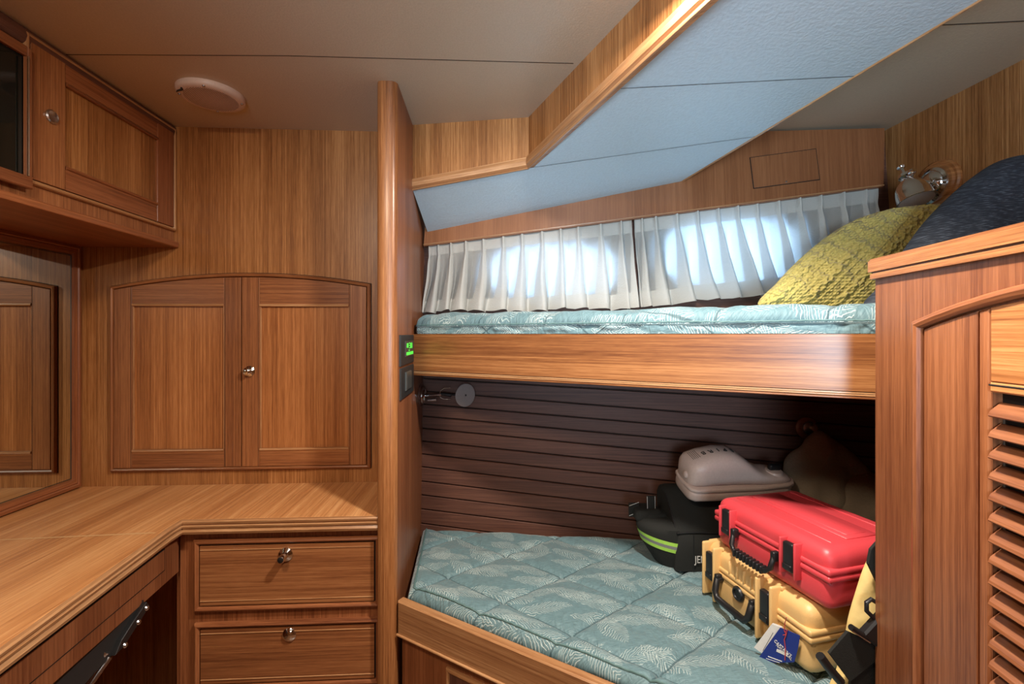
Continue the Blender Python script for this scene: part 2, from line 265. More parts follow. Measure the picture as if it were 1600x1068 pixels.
# ---------------------------------------------------------------- mesh building
BASE = {}
class MB:
    def __init__(s): s.v = []; s.f = []; s.uv = []; s.mi = []; s.mats = []
    def mat(s, m):
        if m not in s.mats: s.mats.append(m)
        return s.mats.index(m)
    def face(s, pts, m, uvs=None):
        i0 = len(s.v); s.v += [Vector(p) for p in pts]; s.f.append(list(range(i0, i0+len(pts))))
        s.uv.append(uvs or [(p[0]+p[1], p[2]) for p in pts]); s.mi.append(s.mat(m))
    def mesh(s, verts, faces, m, uvs=None):
        i0 = len(s.v); s.v += [Vector(p) for p in verts]; k = s.mat(m)
        for f in faces:
            s.f.append([i0+i for i in f]); s.mi.append(k)
            s.uv.append([uvs[i] for i in f] if uvs else [(verts[i][0]+verts[i][1]*.7, verts[i][2]) for i in f])
    # prism of polygon given in frame coords, front at n=d1, back at n=d0
    def slab(s, fr, poly, d0, d1, m, grain='V', hole=None, bev=0.0):
        ar = sum(poly[i][0]*poly[(i+1) % len(poly)][1]-poly[(i+1) % len(poly)][0]*poly[i][1] for i in range(len(poly)))
        if ar < 0: poly = poly[::-1]
        ro = random.random()*3
        def U(a, b, n=0.0): return (b, a+n+ro) if grain == 'V' else (a, b+n+ro)
        n_ = len(poly)
        if bev:
            cx = sum(p[0] for p in poly)/n_; cy = sum(p[1] for p in poly)/n_
            inn = inset(poly, bev)
        else: inn = poly
        s.face([fr.at(a, b, d1) for a, b in inn], m, [U(a, b) for a, b in inn])
        s.face([fr.at(a, b, d0) for a, b in poly[::-1]], m, [U(a, b) for a, b in poly[::-1]])
        for i in range(n_):
            (a, b), (c, d) = poly[i], poly[(i+1) % n_]
            e = d1-bev
            s.face([fr.at(a, b, d0), fr.at(c, d, d0), fr.at(c, d, e), fr.at(a, b, e)], m, [U(a, b, d0), U(c, d, d0), U(c, d, e), U(a, b, e)])
            if bev:
                (a2, b2), (c2, d2) = inn[i], inn[(i+1) % n_]
                s.face([fr.at(a, b, e), fr.at(c, d, e), fr.at(c2, d2, d1), fr.at(a2, b2, d1)], m, [U(a, b), U(c, d), U(c2, d2), U(a2, b2)])
    # half-round (or given profile) moulding along path in frame coords
    def mould(s, fr, path, w, h, m, base=0.0, closed=False, prof=None):
        prof = prof or [(-.5, 0), (-.5, .45), (-.32, .85), (0, 1), (.32, .85), (.5, .45), (.5, 0)]
        P = [Vector(p) for p in path]; n_ = len(P); rows = []; dist = 0.0; ro = random.random()*3
        for i in range(n_):
            a = P[i-1] if (i > 0 or closed) else None; c = P[(i+1) % n_] if (i < n_-1 or closed) else None
            t1 = (P[i]-a).normalized() if a is not None else (c-P[i]).normalized()
            t2 = (c-P[i]).normalized() if c is not None else t1
            n1 = Vector((-t1.y, t1.x)); n2 = Vector((-t2.y, t2.x)); nn = (n1+n2).normalized(); k = 1/max(.3, nn.dot(n1))
            if i: dist += (P[i]-P[i-1]).length
            rows.append(([fr.at(*(P[i]+nn*(q[0]*w*k)), base+q[1]*h) for q in prof], dist))
        for i in range(n_ if closed else n_-1):
            (r1, d1), (r2, d2) = rows[i], rows[(i+1) % n_]
            if d2 < d1: d2 = d1+.2
            for j in range(len(prof)-1):
                s.face([r1[j], r1[j+1], r2[j+1], r2[j]][::-1], m, [(d1, ro+j*w/6), (d1, ro+(j+1)*w/6), (d2, ro+(j+1)*w/6), (d2, ro+j*w/6)][::-1])
        if not closed:
            for r, q in ((rows[0][0], 1), (rows[-1][0], -1)): s.face(r[::q], m, [(0, ro+j*.003) for j in range(len(r))])
    def tube(s, pts, r, m, seg=8, rr=None, cap=True):
        P = [Vector(p) for p in pts]; rows = []; up = None
        for i, p in enumerate(P):
            t = (P[min(i+1, len(P)-1)]-P[max(i-1, 0)]).normalized()
            if up is None:
                up = Vector((0, 0, 1)) if abs(t.z) < .9 else Vector((1, 0, 0))
            a = t.cross(up).normalized(); b = a.cross(t).normalized(); up = b
            R = rr[i] if rr else r
            rows.append([p+(a*math.cos(2*math.pi*k/seg)+b*math.sin(2*math.pi*k/seg))*R for k in range(seg)])
        vs = [q for row in rows for q in row]; fs = []
        for i in range(len(P)-1):
            for k in range(seg): fs.append([i*seg+k, i*seg+(k+1) % seg, (i+1)*seg+(k+1) % seg, (i+1)*seg+k][::-1])
        if cap: fs.append(list(range(seg))); fs.append(list(range((len(P)-1)*seg, len(P)*seg))[::-1])
        s.mesh(vs, fs, m)
    def lathe(s, o, axis, prof, m, seg=24):   # prof: (r, h) along axis
        o = Vector(o); ax = Vector(axis).normalized(); a = ax.orthogonal().normalized(); b = ax.cross(a)
        vs = []; fs = []
        for (r, h) in prof:
            for k in range(seg): vs.append(o+ax*h+(a*math.cos(2*math.pi*k/seg)+b*math.sin(2*math.pi*k/seg))*r)
        for i in range(len(prof)-1):
            for k in range(seg): fs.append([i*seg+k, i*seg+(k+1) % seg, (i+1)*seg+(k+1) % seg, (i+1)*seg+k])
        fs.append(list(range(seg))[::-1]); fs.append(list(range((len(prof)-1)*seg, len(prof)*seg)))
        s.mesh(vs, fs, m)
    def rbox(s, c, size, r, m, seg=3, M4=None):
        bm = bmesh.new(); bmesh.ops.create_cube(bm, size=1)
        for v in bm.verts: v.co = Vector((v.co.x*size[0], v.co.y*size[1], v.co.z*size[2]))
        if r: bmesh.ops.bevel(bm, geom=bm.edges[:]+bm.verts[:], offset=r, segments=seg, affect='EDGES', profile=.5)
        bm.verts.ensure_lookup_table(); bm.verts.index_update()
        vs = [v.co+Vector(c) for v in bm.verts]
        if M4: vs = [M4 @ v for v in vs]
        s.mesh(vs, [[v.index for v in f.verts] for f in bm.faces], m); bm.free()
    def obj(s, name, parent=None, local=False, smooth=False, weld=True, bevel=0.0, angle=40):
        me = bpy.data.meshes.new(name); off = Vector((0, 0, 0))
        if parent is not None and not local: off = BASE.get(parent.name, Vector((0, 0, 0)))
        me.from_pydata([v-off for v in s.v], [], s.f)
        for m in s.mats: me.materials.append(M[m] if isinstance(m, str) else m)
        ul = me.uv_layers.new(name='UVMap'); k = 0
        for fi, p in enumerate(me.polygons):
            p.material_index = s.mi[fi]
            for j in range(len(p.vertices)): ul.data[p.loop_start+j].uv = s.uv[fi][j]
        if weld or smooth:
            bm = bmesh.new(); bm.from_mesh(me); bmesh.ops.remove_doubles(bm, verts=bm.verts, dist=1e-5)
            if smooth: bmesh.ops.recalc_face_normals(bm, faces=bm.faces)
            bm.to_mesh(me); bm.free()
        o = bpy.data.objects.new(name, me); C.objects.link(o)
        if smooth:
            for p in me.polygons: p.use_smooth = True
            if angle < 180:
                md = o.modifiers.new('edges', 'EDGE_SPLIT'); md.split_angle = math.radians(angle)
        if bevel:
            md = o.modifiers.new('bevel', 'BEVEL'); md.width = bevel; md.segments = 2; md.limit_method = 'ANGLE'; md.angle_limit = math.radians(35)
        if parent is not None:
            o.parent = parent
            BASE[o.name] = off
        else: BASE[o.name] = Vector((0, 0, 0))
        me.update(); return o
def inset(poly, d):
    n_ = len(poly); out = []
    for i in range(n_):
        a = Vector(poly[i-1]); p = Vector(poly[i]); c = Vector(poly[(i+1) % n_])
        t1 = (p-a).normalized(); t2 = (c-p).normalized(); n1 = Vector((-t1.y, t1.x)); n2 = Vector((-t2.y, t2.x))
        nn = (n1+n2); nn = nn.normalized() if nn.length > 1e-6 else n1
        out.append(tuple(p+nn*(d/max(.35, nn.dot(n1)))))
    return out
def thing(name, label, cat, loc=(0, 0, 0), rz=0.0, group=None):
    o = bpy.data.objects.new(name, None); C.objects.link(o); o.location = loc; o.rotation_euler = (0, 0, rz); o.empty_display_size = .05
    o['label'] = label; o['category'] = cat
    if group: o['group'] = group
    BASE[o.name] = Vector(loc); return o
def tag(o, label, cat, group=None):
    o['label'] = label; o['category'] = cat
    if group: o['group'] = group
    return o
def struct(o): o['kind'] = 'structure'; return o
def text(name, s_, size, mat, loc, rot, parent=None, extr=.0004, local=True, align='LEFT', squash=1.0):
    cu = bpy.data.curves.new(name, 'FONT'); cu.body = s_; cu.size = size; cu.extrude = extr; cu.align_x = align; cu.materials.append(M[mat])
    o = bpy.data.objects.new(name, cu); C.objects.link(o)
    if parent is not None: o.parent = parent
    bpy.context.view_layer.update(); me = bpy.data.meshes.new_from_object(o); bpy.data.objects.remove(o)
    me.transform(Matrix.Translation(Vector(loc)) @ rot.to_4x4() @ Matrix.Diagonal((squash, 1, 1, 1)))
    o = bpy.data.objects.new(name, me); C.objects.link(o); o.parent = parent; return o
def rect(a0, b0, a1, b1): return [(a0, b0), (a1, b0), (a1, b1), (a0, b1)]

# ---------------------------------------------------------------- key planes
YB = 1.412; XL = -1.20; CEIL = 1.87; XP = -.222; XPL = -.272; YP = 1.128; XR = 1.262; CEILR = 1.898
back = FR((0, YB, 0), (1, 0, 0)); left = FR((XL, 0, 0), (0, 1, 0)); part = FR((XP, 0, 0), (0, 1, 0)); right = FR((XR, 0, 0), (0, -1, 0))
hp0, hp1, hp2 = Wc(-.295, 1.52, .62), Wc(.705, 1.405, .62), Wc(-.295, 1.60, 1.62)
hull = FR(hp0, hp1-hp0, hp2-hp0)
ceilf = FR((0, 0, CEIL), (1, 0, 0), (0, -1, 0))
# bunk boards
ub0 = onpl(645, 521, (XP, 0, 0), Vector((1, 0, 0))); ub0.z = 0; ub1 = Wc(.67, .84); ubf = FR(ub0, ub1-ub0)
lb0 = onz(622, 938, .597); lb1 = onz(930, 1068, .597); lb0.z = lb1.z = 0; lb0.x = XP; lbf = FR(lb0, lb1-lb0)
# right cabinet face
cA = Wc(.591, .74); cab = FR(cA, Wc(-.12, -1)); cB = Wc(.88, -.47)

# ---------------------------------------------------------------- structure
def quad(name, pts, m, g='V'):
    b_ = MB(); p = [Vector(q) for q in pts]; u = (p[1]-p[0]).normalized(); v = (p[-1]-p[0]).normalized()
    uv = [((q-p[0]).dot(v), (q-p[0]).dot(u)) if g == 'V' else ((q-p[0]).dot(u), (q-p[0]).dot(v)) for q in p]
    b_.face(p, m, uv); return struct(b_.obj(name))
quad('floor', [(-1.3, -1.4, 0), (1.4, -1.4, 0), (1.4, 1.8, 0), (-1.3, 1.8, 0)], 'floor', 'U')
b_ = MB(); b_.slab(back, rect(XL-.02, 0, XPL+.001, CEIL), -.03, 0, 'teak'); struct(b_.obj('wall_back'))
b_ = MB(); b_.slab(left, rect(-1.4, 0, YB, CEIL), -.03, 0, 'teak'); struct(b_.obj('wall_left'))
quad('wall_near', [(1.4, -1.4, 0), (-1.3, -1.4, 0), (-1.3, -1.4, 1.95), (1.4, -1.4, 1.95)], 'teak')
b_ = MB(); b_.slab(right, rect(-1.5, 0, 1.4, 1.94), -.03, 0, 'teak'); struct(b_.obj('wall_right'))
# partition with rounded nose
b_ = MB(); prof = [(XPL, YB+.22), (XPL, YP+.012), (XPL+.004, YP+.004), (XPL+.012, YP), (XP-.012, YP), (XP-.004, YP+.004), (XP, YP+.012), (XP, YB+.22)]
rr_ = 0.0
for i in range(len(prof)-1):
    (x0, y0), (x1, y1) = prof[i], prof[i+1]; l_ = math.hypot(x1-x0, y1-y0)
    mt = 'board' if 1 <= i <= 5 else 'cab'
    b_.face([(x1, y1, 0), (x0, y0, 0), (x0, y0, CEIL), (x1, y1, CEIL)][::-1], mt, [(0, rr_+l_), (0, rr_), (CEIL, rr_), (CEIL, rr_+l_)][::-1]); rr_ += l_
struct(b_.obj('wall_partition', smooth=True, angle=50))
# ceiling (main) bounded by fascia line
fP = onz(642, 195, CEIL); fP.x = XP; fC = onz(826, 183, CEIL); fD = onz(1000, 0, CEIL); fE = fC+(fD-fC)*4.2
b_ = MB(); cy = [(-1.3, -1.4), (fE.x, -1.4), (fE.x, fE.y), (fC.x, fC.y), (XP, fP.y), (XP, 1.6), (-1.3, 1.6)]
b_.slab(ceilf, [(x, -y) for x, y in cy], -.02, 0, 'vinyl')
s1 = [onz(-120, 84, CEIL), onz(450, 87, CEIL), onz(896, 99, CEIL)]
b_.mould(ceilf, [(p.x, -p.y) for p in s1], .0022, .0006, 'groove')
struct(b_.obj('ceiling'))
quad('ceiling_right', [(fE.x-.3, -1.4, CEILR), (1.4, -1.4, CEILR), (1.4, 1.7, CEILR), (-.2, 1.7, CEILR)][::-1], 'vinyl')
val = hull.off(.052)
B_ = onpl(668, 362, val.O, val.N); F_ = onpl(1065, 283, val.O, val.N)
f1 = FR((XP, fP.y, 0), fC-Vector((XP, fP.y, CEIL))); f2 = FR((fC.x, fC.y, 0), fD-fC)
A_ = f1.at(*f1.px(642, 296)); A_.x = XP; Cc = f1.at(*f1.px(826, 262)); E_ = f2.at(*f2.px(1080, 0))
Cc = Vector((fC.x, fC.y, Cc.z)); E2 = Cc+(E_-Cc)*2.6; E2.z = E_.z+.02
G_ = dep(1530, 0, .749); G2 = F_+(G_-F_)*1.9
def on_line(p, q, u, v_=None):
    best = min((i/2000 for i in range(0, 4000)), key=lambda t: abs(pxu(p+(q-p)*t)-u)); return p+(q-p)*best
def pxu(p):
    d = p-CAM; x = d.x*CA-d.y*SA; y = d.x*SA+d.y*CA; return 800+F*x/y if y > .01 else 1e6
D1 = on_line(Cc, E_, 945); H_ = on_line(F_, G_, 1180); K_ = on_line(F_, G_, 1335)
def lerp(a, b, t): return a+(b-a)*t
def liner_rows():
    Lc = [A_, lerp(A_, Cc, .5), Cc, D1, E_, E2]; Rc = [B_, F_, H_, K_, G_, G2]
    Lc[1] = lerp(A_, Cc, .72)
    rows = []
    for a, b in zip(Lc, Rc): rows.append([lerp(a, b, t/10) for t in range(11)])
    return rows
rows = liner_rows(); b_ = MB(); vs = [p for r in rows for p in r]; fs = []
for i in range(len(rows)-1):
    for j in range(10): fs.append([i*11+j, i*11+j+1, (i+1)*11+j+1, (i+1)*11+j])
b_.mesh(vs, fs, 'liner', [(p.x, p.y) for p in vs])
for (p, q) in ((Cc, H_), (D1, K_)):
    dn = Vector((0, 0, -.0006)); w = Vector((0, .0009, 0))
    b_.face([p+dn-w, q+dn-w, q+dn+w, p+dn+w], 'groove')
for p, q in ((F_, G_), (G_, G2)):
    w = Vector((.004, 0, 0)); b_.face([p-w, q-w, q+Vector((0, 0, .1)), p+Vector((0, 0, .1))], 'vinyl'); b_.tube([p+Vector((.002, 0, 0)), q+Vector((.002, 0, 0))], .003, 'trim', 6)
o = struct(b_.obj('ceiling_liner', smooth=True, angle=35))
# seam on right ceiling
b_ = MB(); p, q = onz(1470, 39, CEILR), onz(1760, 25, CEILR); b_.tube([p, q], .0012, 'groove', 4); struct(b_.obj('trim_3'))
# fascia with mouldings
b_ = MB()
for fr, p0, p1 in ((f1, A_, Cc), (f2, Cc, E2)):
    a0 = (p0-fr.O).dot(fr.U); a1 = (p1-fr.O).dot(fr.U)
    b_.slab(fr, [(a0, p0.z), (a1, p1.z), (a1, CEIL+.01), (a0, CEIL+.01)], -.012, 0, 'teak')
    if True:
        pr = [(0, 0), (0, .35), (.10, .62), (.14, .5), (.18, .78), (.22, .66), (.27, .95), (.60, 1), (.92, .8), (1, .0)]
        b_.mould(fr, [(a0, p0.z-.004), (a1, p1.z-.004)], .034, .012, 'trim', prof=pr)
struct(b_.obj('trim_1'))
# valance
b_ = MB(); vp = val.pts([(662, 384), (1381, 291), (1382, 200), (1182, 205), (1180, 214), (1066, 276), (664, 356)])
b_.slab(val, vp, -.014, 0, 'ply'); b_.mould(val, val.pts([(662, 382), (1381, 289)]), .004, .003, 'trim')
struct(b_.obj('trim_2'))
ap = thing('access_panel', 'small flush teak access hatch with one screw in wood above right curtain', 'panel', val.at(*val.px(1226, 263)))
b_ = MB(); pp = val.pts([(1171, 246), (1275, 232), (1281, 281), (1177, 295)])[::-1]; b_.slab(val, pp, 0, .0012, 'groove'); b_.slab(val, inset(pp, .0022) if True else pp, .0008, .0022, 'ply'); b_.obj('panel', ap)
q = val.at(*val.px(1228, 284)); b_ = MB(); b_.lathe(q, val.N, [(.0032, .002), (.0030, .0034), (.001, .0038)], 'steel', 12); b_.obj('screw', ap)
# hull wall with planks and portlight holes
def ellipse(fr, cu, cv, ru, rv, n=40, k=2.4):
    c = fr.px(cu, cv); e = fr.px(cu+ru, cv-ru*.13); g = fr.px(cu, cv-rv); ra = e[0]-c[0]; rb = g[1]-c[1]
    return [(c[0]+ra*math.copysign(abs(math.cos(t))**(2/k), math.cos(t)), c[1]+rb*math.copysign(abs(math.sin(t))**(2/k), math.sin(t))) for t in (2*math.pi*i/n for i in range(n))], c, ra, rb
wins = [ellipse(hull, 866, 426, 108, 40), ellipse(hull, 1142, 398, 118, 52)]
b_ = MB(); a0, a1 = -.05, 1.75
zs = hull.px(700, 500)[1]
lines = []
for yl, yr in ((590, 610), (610, 637), (630, 659), (649, 680), (668, 700.5), (688, 723), (708.5, 745.4), (728.5, 768.7), (751, 791), (772.6, 812.8), (794.5, 836), (817, 861), (840, 886)):
    p, q = hull.px(662, yl), hull.px(1000, yr); sl = (q[1]-p[1])/(q[0]-p[0]); lines.append((p[1]-sl*p[0], sl))
dz = lines[1][0]-lines[2][0]; sl = lines[1][1]
up = [(lines[0][0]+dz*i, sl) for i in range(12, 0, -1)]
lines = up+lines
for i in range(len(lines)-1):
    (c0, s0), (c1, s1) = lines[i], lines[i+1]
    if c0 > .615+.0: continue
    lo = [(a0, c1+s1*a0), (a1, c1+s1*a1)]; hi = [(a1, c0+s0*a1-.0035), (a0, c0+s0*a0-.0035)]
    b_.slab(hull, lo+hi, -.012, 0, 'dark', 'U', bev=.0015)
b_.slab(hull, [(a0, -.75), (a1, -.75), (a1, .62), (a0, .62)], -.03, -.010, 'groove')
# upper field with holes
bm = bmesh.new(); ol = [(a0, .58), (a1, .58), (a1, 1.33), (a0, 1.33)]
def ring(pts):
    v = [bm.verts.new((p[0], p[1], 0)) for p in pts]; return [bm.edges.new((v[i], v[(i+1) % len(v)])) for i in range(len(v))]
ed = ring(ol)
for w in wins: ed += ring(w[0])
bmesh.ops.triangle_fill(bm, use_beauty=True, use_dissolve=False, edges=ed)
bm.verts.index_update()
vs = [hull.at(v.co.x, v.co.y, 0) for v in bm.verts]; uvs = [(v.co.x, v.co.y) for v in bm.verts]
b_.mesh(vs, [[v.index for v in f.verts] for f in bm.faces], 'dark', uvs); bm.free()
struct(b_.obj('wall_far'))
for i, w in enumerate(wins):
    b_ = MB(); b_.mould(hull, w[0], .016, .010, 'steel', closed=True)
    ring_in = w[0]
    for j in range(len(ring_in)):
        p, q = ring_in[j], ring_in[(j+1) % len(ring_in)]; b_.face([hull.at(*p, 0), hull.at(*q, 0), hull.at(*q, -.05), hull.at(*p, -.05)], 'white')
    wo = struct(b_.obj('window_%d' % (i+1)))
    b_ = MB(); b_.face([hull.at(*p, -.045) for p in ring_in], 'glass'); b_.obj('window_pane', wo)
    c, ra, rb = w[1:]; lo = hull.at(c[0], c[1], -.22)
    ar = area('daylight_%d' % (i+1), lo, lo+hull.N, ra*6.0, 10.0 if i == 0 else 10.5, (.46, .72, 1.0), rb*10)
    ar.rotation_euler = Matrix((hull.U, hull.V, hull.N)).transposed().to_euler(); ar.rotation_euler = (Matrix((hull.U, -hull.V, -hull.N)).transposed()).to_euler()

# ---------------------------------------------------------------- curtains
def curtain(label, u0, u1, vt0, vt1, vb0, vb1, pleats, lean, seed):
    fr = hull.off(.030); n_ = 360; m_ = 44; rnd = random.Random(seed)
    amp = [rnd.uniform(.8, 1.25) for _ in pleats]; hemw = [rnd.uniform(-1, 1) for _ in range(len(pleats)+2)]
    # phase along curtain: integer at each pleat
    def phase(u):
        P = [u0]+pleats+[u1]
        for i in range(len(P)-1):
            if u <= P[i+1]: return i+(u-P[i])/(P[i+1]-P[i])
        return len(P)-1
    vs = []; uv = []
    for i in range(n_+1):
        s_ = i/n_; u = u0+(u1-u0)*s_; ph = phase(u); k = int(round(ph)); d = ph-k
        top = fr.px(u, vt0+(vt1-vt0)*s_); bot = fr.px(u, vb0+(vb1-vb0)*s_)
        ak = amp[min(max(k-1, 0), len(amp)-1)]
        for j in range(m_+1):
            t = j/m_   # 0 top, 1 hem
            wv = math.exp(-(d/(.10+.30*t))**2)         # ridge from pinch
            mid = math.cos(2*math.pi*ph)
            off = (.012*(1-t)**2+.002)*math.exp(-(d/.09)**2)*ak + .023*min(1, t*1.6)*(.50*mid+.40*wv+.25*math.sin(4.3*ph+seed+2*t))*ak
            if k in (0, len(pleats)+1): off *= .5
            pin = .0055*math.exp(-((t-.17)/.06)**2)*math.exp(-(d/.2)**2)
            nx = noise.noise(Vector((ph*.8+seed, t*2, 3)))*.006*t
            dx = lean(s_)*t**1.6 + .010*math.sin(2*math.pi*ph+1.1)*t + nx*1.6
            hem = (-.007*abs(math.sin(math.pi*ph+.6))*hemw[min(k, len(hemw)-1)]+.010*max(0, noise.noise(Vector((ph*.45+seed, 7, 2)))))*t**3 + .004*noise.noise(Vector((ph*1.3, seed, 0)))*t**4
            a = top[0]+(bot[0]-top[0])*t+dx; b = top[1]+(bot[1]-top[1])*t+hem
            if t == 0: b += .003*math.exp(-(d/.1)**2)
            vs.append(fr.at(a, b, .004+off-pin)); uv.append((ph, 1-t))
    fs = [[i*(m_+1)+j, (i+1)*(m_+1)+j, (i+1)*(m_+1)+j+1, i*(m_+1)+j+1] for i in range(n_) for j in range(m_)]
    b_ = MB(); b_.mesh(vs, fs, 'curtain', uv); o = b_.obj('curtain', smooth=True, angle=180)
    return tag(o, label, 'curtain', 'pleated curtains over the portlights')
curtain('left short white pleated curtain, beside the partition panel', 671, 986, 384, 343.5, 488, 482, [686, 706, 729, 756, 787, 816, 847, 876, 903, 938, 970],
        lambda s: (-.030*(1-s)**1.3+.014*s**1.6), 1)
curtain('right short white pleated curtain, partly behind the mustard pillow', 990, 1369, 343, 294, 481, 440, [1002, 1023, 1056, 1088, 1120, 1150, 1181, 1214, 1246, 1279, 1314, 1350],
        lambda s: .012+.045*math.sin(math.pi*min(1, s*1.1))-.02*max(0, s-.8), 5)

# ---------------------------------------------------------------- counter, drawers
CT = .80
edge = [(-.744, 1.147), (-.744, 1.101), (-.697, .66), (-.60, -.35)]
ctf = FR((0, 0, CT), (1, 0, 0), (0, 1, 0))
co = thing('countertop', 'L-shaped golden teak counter top with moulded front lip below the mirror', 'countertop', (-.9, 1.1, CT-.035))
poly = [(XL, YB), (XL, -.35)]+edge[::-1]+[(XPL, 1.147), (XPL, YB)]
b_ = MB(); b_.slab(ctf, poly, -.034, 0, 'top', 'V', bev=.0)
b_.obj('worktop', co, bevel=.002)
b_ = MB(); path = [(XPL+.001, 1.147)]+edge
pr = [(0, -1), (.6, -1), (.85, -.8), (.5, -.62), (.9, -.5), (1.0, -.38), (.55, -.33), (.55, -.28), (.85, -.24), (1, -.08), (.8, 0), (0, 0)]
b_.mould(ctf, path, .011, .034, 'trim', prof=pr)
b_.obj('edge_moulding', co, bevel=0)
p, q = onz(-60, 846, CT), onz(243, 832, CT); w = Vector((0, .0025, .0004)); w2 = Vector((0, -.0025, .0004))
b_ = MB(); b_.face([p+w2, q+w2, q+w, p+w], 'pale', [(0, 0), (.5, 0), (.5, .003), (0, .003)]); b_.obj('inlay_strip', co)['label'] = 'pale joint strip'
# apron below left arm
e0, e1 = Vector((-.758, 1.16, 0)), Vector((-.615, -.35, 0)); apf = FR(e0, e1-e0); apf = FR(e1, e0-e1)
La = (e0-e1).length
ap_ = thing('desk_apron', 'teak front rail with shallow drawer under left arm of counter', 'desk', (-.7, .6, .66))
b_ = MB(); b_.slab(apf, rect(0, .668, La, CT-.034), -.02, 0, 'cab'); b_.obj('rail', ap_)
b_ = MB(); r0, r1 = apf.px(257, 850)[0], 0.45; b_.slab(apf, rect(r1, .70, r0, .752), 0, .0012, 'groove'); b_.slab(apf, rect(r1+.003, .703, r0-.003, .749), 0, .0022, 'cab'); b_.obj('drawer', ap_)
# drawer unit
du = thing('drawer_unit', 'built-in teak drawer bank under right arm of counter', 'drawers', (-.51, 1.28, 0))
dwf = FR((0, 1.166, 0), (1, 0, 0))
b_ = MB(); b_.slab(dwf, rect(-.757, 0, XPL, CT-.034), -.02, 0, 'red'); b_.slab(FR((-.757, 1.17, 0), (0, 1, 0)).off(-.0), rect(0.0, 0, .24, CT-.034), -.012, 0, 'red')
b_.slab(FR((-.757, 0, 0), (0, -1, 0)), rect(-YB, 0, -1.166, CT-.034), 0, .002, 'cab')
b_.obj('body', du, bevel=.001)
def knob(parent, c, n, r=.0115, stem=.010, lab=None):
    b = MB(); b.lathe(c, n, [(r*1.15, 0), (r*1.2, .002), (r*.9, .004), (r*.45, .006), (r*.45, stem), (r*.8, stem+.003), (r*.95, stem+.008), (r*.75, stem+.012), (r*.3, stem+.0135)], 'chrome', 20)
    o = b.obj('knob', parent, smooth=True, angle=50); return o
def drawer(pouter, pinner, kn, long):
    b = MB(); po = dwf.pts(pouter); a0 = sum(p[0] for p in (po[0], po[3]))/2; a1 = sum(p[0] for p in (po[1], po[2]))/2; t = (po[0][1]+po[1][1])/2; bt = (po[2][1]+po[3][1])/2
    b.slab(dwf, rect(a0+.004, bt+.004, a1-.004, t-.004), 0, .001, 'groove')
    b.mould(dwf, rect(a0+.006, bt+.006, a1-.006, t-.006), .012, .012, 'red', closed=True)
    b.slab(dwf, rect(a0+.0155, bt+.0155, a1-.0155, t-.0155), 0, .007, 'stile', 'U')
    for y in (t-.026, bt+.026): b.mould(dwf, [(a0+.016, y), (a1-.016, y)], .003, .002, 'trim', base=.0065)
    o = b.obj('drawer', du)
    c = dwf.at(*dwf.px(*kn), .007)
    if long:
        bb = MB(); bb.lathe(c, dwf.N, [(.0165, 0), (.017, .003), (.012, .006), (.009, .008), (.0085, .022), (.009, .030), (.0075, .032)], 'chrome', 22); bb.lathe(c+dwf.N*.032, dwf.N, [(.0068, 0), (.006, .0006)], 'black', 16)
        k = bb.obj('knob', o, smooth=True, angle=50)
    else:
        bb = MB(); bb.lathe(c, dwf.N, [(.0165, 0), (.017, .002), (.014, .005), (.008, .008), (.003, .009)], 'chrome', 22); k = bb.obj('knob', o, smooth=True, angle=50)
    return o
d1_ = drawer([(303, 840), (595, 836), (595, 945), (307, 953)], None, (449, 863), True)
d2_ = drawer([(305, 971), (596, 962), (595, 1066), (307, 1074)], None, (454, 988), False)
d3_ = drawer([(305, 1092), (596, 1083), (595, 1186), (307, 1194)], None, (454, 1105), False)

# ---------------------------------------------------------------- arched cupboard in back wall
def arc(fr, p0, pk, p1, n=20):
    a, b, c = fr.px(*p0), fr.px(*pk), fr.px(*p1); out = []
    for i in range(n+1):
        x = a[0]+(c[0]-a[0])*i/n; y = a[1]*(x-b[0])*(x-c[0])/((a[0]-b[0])*(a[0]-c[0])) + b[1]*(x-a[0])*(x-c[0])/((b[0]-a[0])*(b[0]-c[0])) + c[1]*(x-a[0])*(x-b[0])/((c[0]-a[0])*(c[0]-b[0]))
        out.append((x, y))
    return out
cu = thing('wall_cupboard', 'arched double-door teak cupboard set into back wall above counter', 'cupboard', back.at(*back.px(380, 729)))
top = arc(back, (178, 450), (368, 430), (577, 446)); bl, br_ = back.px(181, 731), back.px(580, 729)
xl, xr = top[0][0], top[-1][0]; yb = (bl[1]+br_[1])/2
def topy(x):
    for i in range(len(top)-1):
        if top[i][0] <= x <= top[i+1][0]: t = (x-top[i][0])/(top[i+1][0]-top[i][0]); return top[i][1]*(1-t)+top[i+1][1]*t
    return top[0][1] if x < top[0][0] else top[-1][1]
b_ = MB(); outl = [(xl, yb), (xr, yb)]+top[::-1]
b_.slab(back, inset(outl, .004), 0, .001, 'groove')
b_.mould(back, outl, .011, .012, 'stile', closed=True); b_.mould(back, inset(outl, -.0066), .0018, .0007, 'groove', closed=True); b_.obj('frame', cu)
